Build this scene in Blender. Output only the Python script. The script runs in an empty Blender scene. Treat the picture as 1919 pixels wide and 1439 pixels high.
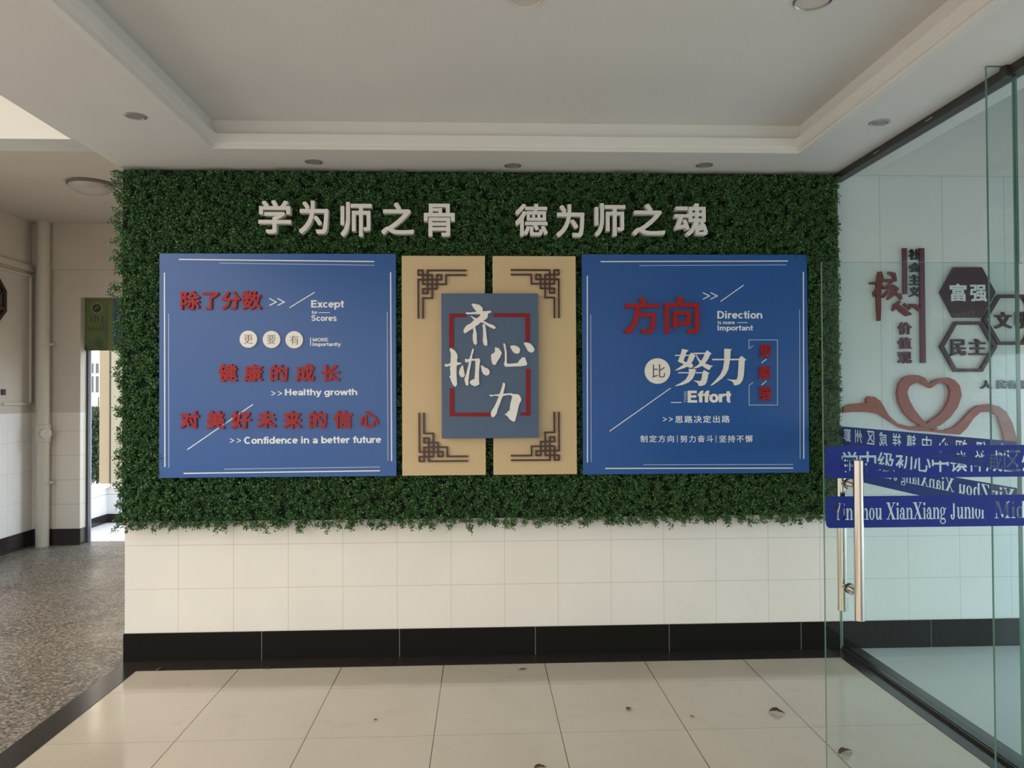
import bpy, bmesh, math, random
import numpy as np
from mathutils import Vector, Matrix
from mathutils.geometry import delaunay_2d_cdt
random.seed(7)
SC = bpy.context.scene
COL = SC.collection
# ------------------------------------------------------------------ camera
IW, IH = 1919, 1439
F, YAW, PITCH, ROLL, CD, CH = 1415.26, 0.0406, 0.0145, 0.0049, 4.6805, 1.6011
def cam_dir(r, d, u):
    c, s = math.cos(PITCH), math.sin(PITCH)
    d, u = d*c-u*s, d*s+u*c
    c, s = math.cos(YAW), math.sin(YAW)
    return Vector((r*c+d*s, -r*s+d*c, u))
CPOS = Vector((0, -CD, CH))
cam = bpy.data.cameras.new('camera'); co = bpy.data.objects.new('camera', cam); COL.objects.link(co)
cam.sensor_width = 36; cam.lens = 36*F/IW; cam.clip_start = .05; cam.clip_end = 200
cr, sr = math.cos(ROLL), math.sin(ROLL)
ax = cam_dir(cr, 0, -sr); ay = cam_dir(sr, 0, cr); az = -cam_dir(0, 1, 0)
M = Matrix((ax, ay, az)).transposed().to_4x4(); M.translation = CPOS
co.matrix_world = M
SC.camera = co
def ray(u, v):
    a, b = u-IW/2, v-IH/2
    return cam_dir((a*cr-b*sr)/F, 1.0, -(a*sr+b*cr)/F)
def at(u, v, x=None, y=None, z=None):
    r = ray(u, v)
    i, val = (0, x) if x is not None else (1, y) if y is not None else (2, z)
    return CPOS + r*((val-CPOS[i])/r[i])
# ------------------------------------------------------------------ light
SC.view_settings.view_transform = 'Standard'; SC.view_settings.look = 'None'
SC.view_settings.gamma = 1; SC.view_settings.use_curve_mapping = False
SC.view_settings.exposure = 1.22
w = bpy.data.worlds.new('sky'); SC.world = w; w.use_nodes = True
nt = w.node_tree; bg = nt.nodes['Background']
# overcast daylight: warmer and brighter to the left, cooler to the right, dull ground below the horizon
tc = nt.nodes.new('ShaderNodeTexCoord'); sp = nt.nodes.new('ShaderNodeSeparateXYZ'); nt.links.new(tc.outputs['Generated'], sp.inputs[0])
def ramp(sock, lo, hi, c0, c1):
    r = nt.nodes.new('ShaderNodeMapRange'); r.interpolation_type = 'SMOOTHSTEP'; r.inputs[1].default_value = lo; r.inputs[2].default_value = hi
    nt.links.new(sock, r.inputs[0]); m = nt.nodes.new('ShaderNodeMix'); m.data_type = 'RGBA'; nt.links.new(r.outputs[0], m.inputs[0])
    for i, c in ((6, c0), (7, c1)):
        if isinstance(c, tuple): m.inputs[i].default_value = (*c, 1)
        else: nt.links.new(c, m.inputs[i])
    return m.outputs[2]
sky_col = ramp(sp.outputs[0], .35, .8, ramp(sp.outputs[0], -.55, .30, (1.22, 1.06, .84), (.80, .90, 1.02)), (1.62, 1.92, 2.18))
nt.links.new(ramp(sp.outputs[2], -.10, .06, (.56, .53, .48), sky_col), bg.inputs[0]); bg.inputs[1].default_value = 1.0
# ------------------------------------------------------------------ materials
def mat(name, col, rough=.6, metal=0, spec=.5, **kw):
    m = bpy.data.materials.new(name); m.use_nodes = True
    b = m.node_tree.nodes['Principled BSDF']
    b.inputs['Base Color'].default_value = (*col, 1); b.inputs['Roughness'].default_value = rough
    b.inputs['Metallic'].default_value = metal; b.inputs['Specular IOR Level'].default_value = spec
    for k, v in kw.items(): b.inputs[k.replace('_', ' ')].default_value = v
    return m
def N(m, t, **kw):
    n = m.node_tree.nodes.new(t)
    for k, v in kw.items(): setattr(n, k, v)
    return n
def L(m, a, b): m.node_tree.links.new(a, b)
def BS(m): return m.node_tree.nodes['Principled BSDF']
def math_node(m, op, a, b=None):
    n = N(m, 'ShaderNodeMath', operation=op)
    for i, x in enumerate((a, b)):
        if x is None: continue
        if isinstance(x, (int, float)): n.inputs[i].default_value = x
        else: L(m, x, n.inputs[i])
    return n.outputs[0]
def mix(m, fac, a, b, blend='MIX'):
    n = N(m, 'ShaderNodeMix', data_type='RGBA', blend_type=blend)
    if isinstance(fac, (int, float)): n.inputs[0].default_value = fac
    else: L(m, fac, n.inputs[0])
    for i, x in ((6, a), (7, b)):
        if isinstance(x, tuple): n.inputs[i].default_value = (*x, 1)
        else: L(m, x, n.inputs[i])
    return n.outputs[2]
def coords(m):
    g = N(m, 'ShaderNodeNewGeometry'); s = N(m, 'ShaderNodeSeparateXYZ'); L(m, g.outputs['Position'], s.inputs[0])
    return g.outputs['Position'], s.outputs[0], s.outputs[1], s.outputs[2]
def joint(m, c, pitch, off, wid):
    x = math_node(m, 'DIVIDE', math_node(m, 'SUBTRACT', c, off), pitch)
    x = math_node(m, 'FRACT', math_node(m, 'ADD', x, 100.5))
    x = math_node(m, 'ABSOLUTE', math_node(m, 'SUBTRACT', x, .5))
    return math_node(m, 'LESS_THAN', x, wid/2/pitch)
def noise(m, vec, scale, detail=3, lo=.3, hi=.7):
    n = N(m, 'ShaderNodeTexNoise'); n.inputs['Scale'].default_value = scale; n.inputs['Detail'].default_value = detail
    L(m, vec, n.inputs['Vector'])
    r = N(m, 'ShaderNodeMapRange'); r.inputs[1].default_value = lo; r.inputs[2].default_value = hi
    L(m, n.outputs['Fac'], r.inputs[0]); return r.outputs[0]
def tiled(name, col, jcol, jx, jz, zmax=None, paint=None, rough=.25, axis='x', jw=.004, dirt=.06):
    """wall: glazed tiles up to zmax, paint above"""
    m = mat(name, col, rough); P, x, y, z = coords(m)
    h = x if axis == 'x' else y
    j = joint(m, h, jx[0], jx[1], jw)
    if jz: j = math_node(m, 'MAXIMUM', j, joint(m, z, jz[0], jz[1], jw))
    c0 = mix(m, noise(m, P, 2.5), col, tuple(v*(1-dirt) for v in col))
    c = mix(m, j, c0, jcol)
    if zmax is not None:
        up = math_node(m, 'GREATER_THAN', z, zmax)
        c = mix(m, up, c, mix(m, noise(m, P, 3), paint, tuple(v*.93 for v in paint)))
        r = N(m, 'ShaderNodeMapRange'); L(m, up, r.inputs[0]); r.inputs[3].default_value = rough; r.inputs[4].default_value = .75
        L(m, r.outputs[0], BS(m).inputs['Roughness'])
    L(m, c, BS(m).inputs['Base Color']); return m
def plaster(name, col, rough=.8):
    m = mat(name, col, rough, spec=.3); P, x, y, z = coords(m)
    L(m, mix(m, noise(m, P, 1.3, 5), col, tuple(v*.93 for v in col)), BS(m).inputs['Base Color']); return m

CEIL = plaster('ceiling_paint', (.75, .73, .70))
TRIM = plaster('cornice_paint', (.78, .765, .73), .5)
WT = tiled('cream_wall_tile', (.80, .775, .735), (.55, .50, .42), (.3305, -1.844), (.264, .1695), jw=.003)
WR = mat('white_wall_panel', (.80, .82, .82), .3)
def _wr(m):
    P, x, y, z = coords(m)
    lo = math_node(m, 'LESS_THAN', z, 1.05)
    j1 = math_node(m, 'MULTIPLY', lo, math_node(m, 'MAXIMUM', joint(m, x, .334, 2.69, .003), joint(m, z, .264, .1695, .003)))
    up = math_node(m, 'GREATER_THAN', z, 2.985)
    j2 = math_node(m, 'MULTIPLY', math_node(m, 'SUBTRACT', 1.0, math_node(m, 'MAXIMUM', lo, up)), joint(m, x, .406, 2.532, .004))
    j3 = joint(m, z, 20, 2.985, .006)
    c = mix(m, noise(m, P, 2), (.80, .82, .82), (.75, .775, .775))
    c = mix(m, math_node(m, 'MULTIPLY', math_node(m, 'MAXIMUM', math_node(m, 'MAXIMUM', j1, j2), j3), .75), c, (.40, .44, .43))
    L(m, mix(m, up, c, (.78, .775, .75)), BS(m).inputs['Base Color'])
_wr(WR)
WB = tiled('corridor_tile_back', (.72, .68, .60), (.50, .47, .40), (.265, -4.36), (.265, .173), zmax=1.434, paint=(.55, .50, .43), rough=.3, jw=.006)
WL = tiled('corridor_tile_left', (.88, .87, .85), (.68, .66, .62), (.4, 3.3), (.32, .17), zmax=1.434, paint=(.62, .57, .50), rough=.3, axis='y', jw=.004)
BASE = mat('black_skirting', (.010, .010, .010), .4, spec=.04)
def _b(m):
    P, x, y, z = coords(m); j = joint(m, x, .833, -.507, .003)
    L(m, mix(m, j, (.012, .012, .011), (.25, .24, .22)), BS(m).inputs['Base Color'])
_b(BASE)
BLK = mat('black_stone', (.030, .027, .027), .18)
FLOOR = mat('porcelain_floor', (.6, .55, .47), .1, spec=.8)
def _f(m):
    P, x, y, z = coords(m)
    j = math_node(m, 'MAXIMUM', joint(m, x, .6, -1.43, .0045), math_node(m, 'MULTIPLY', joint(m, y, .6, -.49, .0028), .55))
    c = mix(m, noise(m, P, 1.6, 6), (.585, .535, .455), (.525, .475, .40))
    c = mix(m, math_node(m, 'MULTIPLY', noise(m, P, 7, 6, .58, .8), .35), c, (.38, .34, .28))
    L(m, mix(m, j, c, (.07, .06, .045)), BS(m).inputs['Base Color'])
    r = N(m, 'ShaderNodeMapRange'); L(m, noise(m, P, 3, 4), r.inputs[0]); r.inputs[3].default_value = .07; r.inputs[4].default_value = .17
    L(m, r.outputs[0], BS(m).inputs['Roughness'])
_f(FLOOR)
def terrazzo(name, base, d1, light):
    m = mat(name, base, .35); P, x, y, z = coords(m)
    v = N(m, 'ShaderNodeTexVoronoi'); v.inputs['Scale'].default_value = 75; L(m, P, v.inputs['Vector'])
    c = mix(m, noise(m, P, 1.1, 6, .35, .65), base, d1)
    s = N(m, 'ShaderNodeSeparateColor'); L(m, v.outputs['Color'], s.inputs[0])
    c = mix(m, math_node(m, 'GREATER_THAN', s.outputs[0], .72), c, light)
    c = mix(m, math_node(m, 'GREATER_THAN', s.outputs[1], .84), c, tuple(a*.4 for a in base))
    L(m, c, BS(m).inputs['Base Color'])
    r = N(m, 'ShaderNodeMapRange'); L(m, noise(m, P, 2.2, 4), r.inputs[0]); r.inputs[3].default_value = .22; r.inputs[4].default_value = .5
    L(m, r.outputs[0], BS(m).inputs['Roughness']); return m
TERR = terrazzo('terrazzo', (.20, .178, .152), (.14, .124, .108), (.33, .30, .265))
CONC = plaster('grey_outer_floor', (.60, .63, .63), .4)
BLUE = mat('blue_board', (.008, .085, .325), .28, spec=.55)
BLUEC = mat('slate_blue_board', (.060, .105, .19), .4)
BEDGE = mat('blue_board_edge', (.02, .06, .17), .5)
TAN = mat('tan_board', (.59, .445, .255), .5)
RED = mat('red_acrylic', (.33, .010, .013), .35, spec=.3)
REDB = mat('red_frame_paint', (.23, .006, .012), .4, spec=.25)
MAROON = mat('maroon_lattice', (.045, .008, .006), .35)
WHITE = mat('white_acrylic', (.80, .79, .76), .4)
WHITEP = mat('white_print', (.78, .82, .88), .5)
PALEP = mat('pale_blue_print', (.38, .50, .66), .5)
INK = mat('dark_ink', (.06, .055, .06), .5)
FOAM = mat('white_foam_letter', (.72, .71, .67), .55)
STEEL = mat('brushed_steel', (.56, .52, .47), .14, 1)
CHROME = mat('chrome', (.6, .58, .55), .2, 1)
DARKM = mat('dark_channel', (.035, .033, .03), .45)
LAMPD = mat('lamp_diffuser', (.62, .58, .53), .5)
LAMPR = mat('lamp_rim', (.55, .53, .50), .25, .6)
LAMPB = mat('lamp_dark', (.16, .14, .12), .5)
PIPE = mat('cream_pipe', (.52, .49, .41), .45)
DWOOD = mat('dark_wood', (.03, .014, .011), .5)
STEELB = mat('grey_blue_metal', (.36, .40, .50), .4, .2)
DGREY = mat('dark_grey_frame', (.055, .055, .055), .5)
LEAFD = mat('dead_leaf', (.075, .045, .02), .7)
LEAFR = mat('red_leaf', (.22, .06, .03), .7)
YEL = plaster('yellow_pillar_paint', (.42, .365, .265)); OUTW = plaster('outdoor_white', (.86, .82, .79))
OUTT = tiled('outdoor_tile', (.86, .87, .90), (.45, .45, .48), (.5, 0.1), (.26, .10), jw=.008)
PAINTR = mat('sign_red', (.19, .022, .020), .4); PAINTP = mat('sign_plum', (.15, .035, .06), .4); PAINTK = mat('sign_black', (.025, .03, .028), .4)
PLUM = mat('hexagon_plum', (.055, .014, .022), .35); PLUME = mat('hexagon_frame', (.06, .018, .024), .4); HBACK = mat('hexagon_white', (.78, .80, .80), .5)
HEART = mat('ribbon_red', (.36, .085, .055), .4)
FILM = mat('blue_film', (.016, .036, .26), .35, spec=.2)
def glass(name, tint, r=.012):
    m = bpy.data.materials.new(name); m.use_nodes = True; nt = m.node_tree; nt.nodes.clear()
    o = N(m, 'ShaderNodeOutputMaterial'); t = N(m, 'ShaderNodeBsdfTransparent'); g = N(m, 'ShaderNodeBsdfGlossy')
    t.inputs[0].default_value = (*tint, 1); g.inputs['Roughness'].default_value = r; g.inputs[0].default_value = (.9, 1, .97, 1)
    fr = N(m, 'ShaderNodeFresnel'); fr.inputs[0].default_value = 1.45
    gm = N(m, 'ShaderNodeNewGeometry'); mx = N(m, 'ShaderNodeMixShader')
    L(m, math_node(m, 'MULTIPLY', fr.outputs[0], math_node(m, 'SUBTRACT', 1.0, gm.outputs['Backfacing'])), mx.inputs[0]); L(m, t.outputs[0], mx.inputs[1]); L(m, g.outputs[0], mx.inputs[2])
    L(m, mx.outputs[0], o.inputs[0]); return m
GLASS = glass('clear_glass', (.94, .978, .972))
GEDGE = mat('glass_edge', (.10, .21, .18), .12)
def leafmat():
    m = mat('boxwood_leaf', (.03, .1, .02), .42, spec=.35); g = N(m, 'ShaderNodeNewGeometry')
    r = N(m, 'ShaderNodeValToRGB'); L(m, g.outputs['Random Per Island'], r.inputs[0])
    e = r.color_ramp.elements; e[0].position = 0; e[0].color = (.024, .085, .030, 1); e[1].position = 1; e[1].color = (.17, .32, .11, 1)
    for p, c in ((.35, (.045, .14, .046, 1)), (.7, (.085, .22, .075, 1)), (.93, (.13, .16, .07, 1))):
        k = e.new(p); k.color = c
    L(m, r.outputs[0], BS(m).inputs['Base Color']); return m
LEAF = leafmat()
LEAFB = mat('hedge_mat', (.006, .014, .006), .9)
BUSH = mat('shrub_leaf', (.022, .05, .018), .6)
# ------------------------------------------------------------------ object helpers
ROOT = {}
def tag(o, label=None, cat=None, group=None, kind=None):
    if label: o['label'] = label
    if cat: o['category'] = cat
    if group: o['group'] = group
    if kind: o['kind'] = kind
    return o
def thing(name, label=None, cat=None, loc=(0, 0, 0), group=None, kind=None):
    o = bpy.data.objects.new(name, None); COL.objects.link(o); o.location = loc; o.empty_display_size = .1
    ROOT[o] = Vector(loc)
    return tag(o, label, cat, group, kind)
def root_loc(p):
    while p.parent: p = p.parent
    return ROOT.get(p, Vector((0, 0, 0)))
class MB:
    def __init__(s): s.v = []; s.f = []; s.m = []
    def add(s, vs, fs, mi=0):
        o = len(s.v); s.v += [tuple(v) for v in vs]; s.f += [[i+o for i in f] for f in fs]; s.m += [mi]*len(fs); return s
    def box(s, x0, x1, y0, y1, z0, z1, mi=0):
        x0, x1 = sorted((x0, x1)); y0, y1 = sorted((y0, y1)); z0, z1 = sorted((z0, z1))
        return s.add([(x0,y0,z0),(x1,y0,z0),(x1,y1,z0),(x0,y1,z0),(x0,y0,z1),(x1,y0,z1),(x1,y1,z1),(x0,y1,z1)],
                     [(0,3,2,1),(4,5,6,7),(0,1,5,4),(1,2,6,5),(2,3,7,6),(3,0,4,7)], mi)
    def tube(s, p0, p1, r0, r1=None, n=20, mi=0, caps=True):
        p0, p1 = Vector(p0), Vector(p1); r1 = r0 if r1 is None else r1
        q = (p1-p0).to_track_quat('Z', 'Y'); vs = []
        for p, r in ((p0, r0), (p1, r1)):
            for i in range(n):
                a = 2*math.pi*i/n; vs.append(p+q@Vector((r*math.cos(a), r*math.sin(a), 0)))
        fs = [(i, (i+1) % n, n+(i+1) % n, n+i) for i in range(n)]
        if caps: fs += [tuple(range(n))[::-1], tuple(range(n, 2*n))]
        return s.add(vs, fs, mi)
    def lathe(s, c, prof, n=32, mi=0, axis='z'):
        """prof: (radius, height) list around an axis through c"""
        c = Vector(c); vs = []
        for r, h in prof:
            for i in range(n):
                a = 2*math.pi*i/n; q = (r*math.cos(a), r*math.sin(a), h)
                if axis == 'y': q = (q[0], h, q[1])
                vs.append(c+Vector(q))
        fs = [(k*n+i, k*n+(i+1) % n, (k+1)*n+(i+1) % n, (k+1)*n+i) for k in range(len(prof)-1) for i in range(n)]
        fs += [tuple(range(n))[::-1], tuple(range((len(prof)-1)*n, len(prof)*n))]
        return s.add(vs, fs, mi)
    def build(s, name, mats, parent=None, smooth=False, bevel=0, fix=True):
        me = bpy.data.meshes.new(name)
        off = root_loc(parent) if parent else Vector((0, 0, 0))
        me.from_pydata([tuple(Vector(v)-off) for v in s.v], [], s.f)
        for m in (mats if isinstance(mats, (list, tuple)) else [mats]): me.materials.append(m)
        me.polygons.foreach_set('material_index', s.m)
        if fix:
            b = bmesh.new(); b.from_mesh(me); bmesh.ops.recalc_face_normals(b, faces=b.faces); b.to_mesh(me); b.free()
        if smooth:
            me.shade_smooth()
            me.set_sharp_from_angle(angle=math.radians(38))
        o = bpy.data.objects.new(name, me); COL.objects.link(o)
        if parent: o.parent = parent
        if bevel:
            d = o.modifiers.new('bevel', 'BEVEL'); d.width = bevel; d.segments = 2; d.limit_method = 'ANGLE'
        return o
def struct(o): o['kind'] = 'structure'; return o
def bx(name, m, x0, x1, y0, y1, z0, z1, parent=None, bevel=0): return MB().box(x0, x1, y0, y1, z0, z1).build(name, m, parent, bevel=bevel)
# ------------------------------------------------------------------ 2D shapes and lettering
GC = {}
def glyph(body, off=0., spacing=1.):
    """flat outline mesh of a text: points, faces"""
    k = (body, off, spacing)
    if k in GC: return GC[k]
    c = bpy.data.curves.new('t', 'FONT'); c.body = body; c.size = 1; c.offset = off; c.space_character = spacing; c.resolution_u = 4
    o = bpy.data.objects.new('t', c); COL.objects.link(o)
    me = bpy.data.meshes.new_from_object(o.evaluated_get(bpy.context.evaluated_depsgraph_get()))
    b = bmesh.new(); b.from_mesh(me); bmesh.ops.remove_doubles(b, verts=b.verts, dist=1e-4)
    b.verts.index_update()
    vs = [(v.co.x, v.co.y) for v in b.verts]; fs = [[v.index for v in f.verts] for f in b.faces]
    b.free(); bpy.data.objects.remove(o); bpy.data.curves.remove(c); bpy.data.meshes.remove(me)
    GC[k] = (vs, fs); return GC[k]
def outline(fs):
    cnt = {}
    for f in fs:
        for i in range(len(f)):
            a, b = f[i], f[(i+1) % len(f)]; cnt.setdefault((min(a, b), max(a, b)), []).append((a, b))
    return [e[0] for e in cnt.values() if len(e) == 1]
def inside(pts, segs):
    """even-odd test of many points against an edge soup"""
    P = np.asarray(pts)[:, None, :]; A = segs[None, :, 0]; B = segs[None, :, 1]
    c = (A[..., 1] > P[..., 1]) != (B[..., 1] > P[..., 1])
    d = B[..., 1]-A[..., 1]; d = np.where(d == 0, 1e-12, d)
    x = A[..., 0]+(P[..., 1]-A[..., 1])*(B[..., 0]-A[..., 0])/d
    return ((c & (P[..., 0] < x)).sum(1) % 2) == 1
def loops_segs(*loops):
    return np.array([(l[i], l[(i+1) % len(l)]) for l in loops for i in range(len(l))], float)
def planar(shapes, base=None):
    """triangulate the union of shapes (edge soups); with base: base minus the union"""
    alls = shapes+([base] if base is not None else [])
    vs = []; es = []
    for s in alls:
        for a, b in s:
            es.append((len(vs), len(vs)+1)); vs += [Vector(a), Vector(b)]
    r = delaunay_2d_cdt(vs, es, [], 0, 1e-6)
    V = np.array([tuple(v) for v in r[0]]); T = [t for t in r[2] if len(t) == 3]
    if not T: return [], []
    cen = V[np.array(T)].mean(1)
    u = np.zeros(len(T), bool)
    for s in shapes: u |= inside(cen, s)
    keep = (inside(cen, base) & ~u) if base is not None else u
    return [tuple(v) for v in V], [t for t, k in zip(T, keep) if k]
def solid(mb, vs, fs, fmap, d0, d1, mi=0, mi_side=None):
    """extrude a flat shape: fmap(x, y, depth) -> world"""
    use = sorted({i for f in fs for i in f}); ix = {v: i for i, v in enumerate(use)}; n = len(use)
    A = [fmap(*vs[i], d0) for i in use]; B = [fmap(*vs[i], d1) for i in use]
    F0 = [[ix[i] for i in f] for f in fs]
    mb.add(A+B, F0+[[i+n for i in f[::-1]] for f in F0], mi)
    o = len(mb.v)-2*n
    side = [[a+o, b+o, b+n+o, a+n+o] for a, b in outline(F0)]
    mb.f += side; mb.m += [mi if mi_side is None else mi_side]*len(side)
    return mb
def flatY(x, z, d): return (x, d, z)
def heavy(body, r, spacing=1.):
    """bold version of a glyph: union of copies shifted around a small square"""
    k = ('heavy', body, r, spacing)
    if k not in GC:
        vs, fs = glyph(body, 0, spacing); V = np.array(vs); E_ = np.array(outline(fs))
        sh = [V[E_]+r*np.array((a, b)) for a in (-.92, .03, .93) for b in (-.94, -.02, .91)]
        GC[k] = planar(sh)
    return GC[k]
def fit(vs, r0, r1):
    xs = [v[0] for v in vs]; ys = [v[1] for v in vs]; x0, x1, y0, y1 = min(xs), max(xs), min(ys), max(ys)
    return [(r0[0]+(v[0]-x0)/(x1-x0)*(r1[0]-r0[0]), r0[1]+(v[1]-y0)/(y1-y0)*(r1[1]-r0[1])) for v in vs]
def rect_px(px, y):
    u0, v0, u1, v1 = px; a = at(u0, v1, y=y); b = at(u1, v0, y=y); return (a.x, a.z), (b.x, b.z)
def text(name, body, px, y, m, parent=None, depth=.001, off=0., spacing=1., rot=False):
    """lettering whose ink box is the pixel box px on the plane y, depth thick towards the viewer"""
    if ord(body[0]) > 0x2E80 and off > 0:
        vs, fs, pen = [], [], 0
        for ch in body:
            a, b = heavy(ch, off); fs += [[i+len(vs) for i in f] for f in b]; k = .5 if ch == '|' else 1
            vs += [(p[0]+pen-(.0 if k == 1 else .02), p[1]) for p in a]; pen += k*spacing
        use = sorted({i for f in fs for i in f}); ix = {v: i for i, v in enumerate(use)}
        vs = [vs[i] for i in use]; fs = [[ix[i] for i in f] for f in fs]
    elif all(c_ in SANS for c_ in body): vs, fs = sans(body, .13+off*2.4)
    else: vs, fs = glyph(body, off, spacing)
    if rot: vs = [(-b, a) for a, b in vs]
    r0, r1 = rect_px(px, y-depth)
    return solid(MB(), fit(vs, r0, r1), fs, flatY, y-depth, y).build(name, m, parent, fix=False)
def arc(cx, cy, rx, ry, a0, a1, n=14): return [(cx+rx*math.cos(math.radians(a0+(a1-a0)*i/n)), cy+ry*math.sin(math.radians(a0+(a1-a0)*i/n))) for i in range(n+1)]
def vl(x, a, b): return [(x, a), (x, b)]
def hl(y, a, b): return [(a, y), (b, y)]
X7 = .72
SANS = {'E': (.70, [vl(.1, 0, 1), hl(.905, 0, .62), hl(.52, 0, .58), hl(.095, 0, .64)]), 'H': (.82, [vl(.1, 0, 1), vl(.62, 0, 1), hl(.52, .1, .62)]),
 'M': (1.0, [vl(.1, 0, 1), vl(.80, 0, 1), [(.12, 1), (.45, .06)], [(.45, .06), (.78, 1)]]), 'O': (.88, [arc(.40, .5, .31, .42, 0, 360, 24)]),
 'R': (.80, [vl(.1, 0, 1), hl(.905, 0, .42), hl(.47, 0, .42), arc(.42, .6875, .2, .2175, -90, 90), [(.34, .47), (.62, 0)]]), 'I': (.32, [vl(.1, 0, 1)]),
 'S': (.74, [arc(.33, .71, .22, .205, 15, 270), arc(.33, .295, .24, .21, 90, -165)]), 'C': (.82, [arc(.40, .5, .31, .42, 48, 312, 20)]),
 'D': (.82, [vl(.1, 0, 1), hl(.905, 0, .36), hl(.095, 0, .36), arc(.36, .5, .28, .405, -90, 90)]), 'T': (.66, [hl(.905, 0, .62), vl(.31, 0, 1)]),
 'A': (.76, [[(.08, 0), (.36, 1)], [(.36, 1), (.64, 0)], hl(.3, .18, .54)]), 'N': (.80, [vl(.1, 0, 1), vl(.6, 0, 1), [(.1, 1), (.6, 0)]]),
 'x': (.58, [[(.06, 0), (.5, X7)], [(.06, X7), (.5, 0)]]), 'c': (.60, [arc(.31, .36, .22, .28, 48, 312)]), 'e': (.64, [hl(.37, .1, .53), arc(.31, .36, .225, .28, 0, 318, 18)]),
 'p': (.68, [vl(.1, -.28, X7), arc(.35, .36, .22, .275, 0, 360, 18)]), 'b': (.68, [vl(.1, 0, 1), arc(.35, .36, .22, .275, 0, 360, 18)]), 'd': (.68, [vl(.52, 0, 1), arc(.29, .36, .22, .275, 0, 360, 18)]),
 'g': (.68, [vl(.52, -.06, X7), arc(.29, .36, .22, .275, 0, 360, 18), arc(.30, -.06, .22, .15, 0, -155)]), 't': (.42, [vl(.19, .16, .95), hl(.645, 0, .38), arc(.30, .17, .11, .10, 180, 285, 6)]),
 'f': (.40, [vl(.19, 0, .78), arc(.35, .76, .16, .15, 180, 80, 8), hl(.645, 0, .38)]), 'o': (.66, [arc(.31, .36, .225, .28, 0, 360, 18)]), 'r': (.45, [vl(.1, 0, X7), arc(.34, .38, .21, .25, 165, 68, 8)]),
 'n': (.66, [vl(.1, 0, X7), arc(.31, .40, .21, .235, 180, 0), vl(.52, 0, .42)]), 'h': (.66, [vl(.1, 0, 1), arc(.31, .40, .21, .235, 180, 0), vl(.52, 0, .42)]),
 'm': (1.0, [vl(.1, 0, X7), arc(.28, .43, .18, .205, 180, 0), vl(.46, 0, .44), arc(.64, .43, .18, .205, 180, 0), vl(.82, 0, .44)]), 'u': (.66, [vl(.1, .3, X7), arc(.31, .31, .21, .235, 180, 360), vl(.52, 0, X7)]),
 'a': (.63, [arc(.28, .45, .20, .185, 160, 0), vl(.48, 0, .46), arc(.27, .205, .17, .125, 0, 360, 16)]), 'i': (.30, [vl(.1, 0, X7), vl(.1, .83, 1)]), 'l': (.30, [vl(.1, 0, 1)]),
 'y': (.60, [[(.07, X7), (.31, .04)], [(.54, X7), (.27, -.15)], [(.31, -.10), (.22, -.24), (.06, -.20)]]), 'w': (.88, [[(.05, X7), (.23, 0)], [(.23, 0), (.43, .70)], [(.43, .70), (.62, 0)], [(.62, 0), (.80, X7)]]),
 's': (.58, [arc(.27, .535, .17, .13, 15, 270), arc(.27, .19, .185, .13, 90, -165)]), ' ': (.34, [])}
def stroke_loop(pl, w_):
    cl = pl[0] == pl[-1] or (Vector(pl[0])-Vector(pl[-1])).length < 1e-4
    P = [Vector(p) for p in (pl[:-1] if cl else pl)]; n = len(P); A, B = [], []
    for i, p in enumerate(P):
        a = P[i-1] if (cl or i) else p; b = P[(i+1) % n] if (cl or i < n-1) else p
        d = (b-a).normalized(); q = Vector((-d.y, d.x))*w_/2; A.append(tuple(p+q)); B.append(tuple(p-q))
    return [A, B] if cl else [A+B[::-1]]
def sans(body, w_=.19):
    k = ('sans', body, w_)
    if k not in GC:
        x, sh = 0, []
        for c_ in body:
            adv, ps = SANS[c_]
            for pl in ps: sh.append(loops_segs(*stroke_loop([(x+a, b) for a, b in pl], w_)))
            x += adv
        vs, fs = planar(sh); use = sorted({i for f in fs for i in f}); ix = {v: i for i, v in enumerate(use)}
        GC[k] = ([vs[i] for i in use], [[ix[i] for i in f] for f in fs])
    return GC[k]
def poly_px(loop, ox, oy, sc, y): return [((p := at(ox+a/sc, oy+b/sc, y=y)).x, p.z) for a, b in loop]
def traced(name, loops, ox, oy, sc, y, m, parent=None, depth=.02, holes=False):
    L2 = [poly_px(l, ox, oy, sc, y-depth) for l in loops]
    shapes = [loops_segs(*L2)] if holes else [loops_segs(l) for l in L2]
    vs, fs = planar(shapes)
    return solid(MB(), vs, fs, flatY, y-depth, y).build(name, m, parent)
def line(name, p, q, wid, y, m, parent, depth=.001):
    a = at(*p, y=y-depth); b = at(*q, y=y-depth); a, b = Vector((a.x, a.z)), Vector((b.x, b.z))
    d = (b-a).normalized(); n = Vector((-d.y, d.x))*wid/2
    vs = [a+n, b+n, b-n, a-n]
    return solid(MB(), [tuple(v) for v in vs], [[3, 2, 1, 0]], flatY, y-depth, y).build(name, m, parent)
def pline(name, pts, wid, y, m, parent, depth=.001):
    mb = MB(); P = [at(*p, y=y-depth) for p in pts]; P = [Vector((p.x, p.z)) for p in P]
    sh = []
    for a, b in zip(P, P[1:]):
        d = (b-a).normalized(); n = Vector((-d.y, d.x))*wid/2; e = d*wid/2
        sh.append(loops_segs([tuple(v) for v in (a+n-e, b+n+e, b-n+e, a-n-e)]))
    vs, fs = planar(sh)
    return solid(mb, vs, fs, flatY, y-depth, y).build(name, m, parent)
def disc_px(name, c, r, y, m, parent, depth, bevel=.002):
    p = at(*c, y=y-depth); q = at(c[0]+r, c[1], y=y-depth); R = q.x-p.x
    return MB().lathe((p.x, y, p.z), [(R, 0), (R, -depth+bevel), (R-bevel, -depth)], 40, axis='y').build(name, m, parent, smooth=True)
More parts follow.
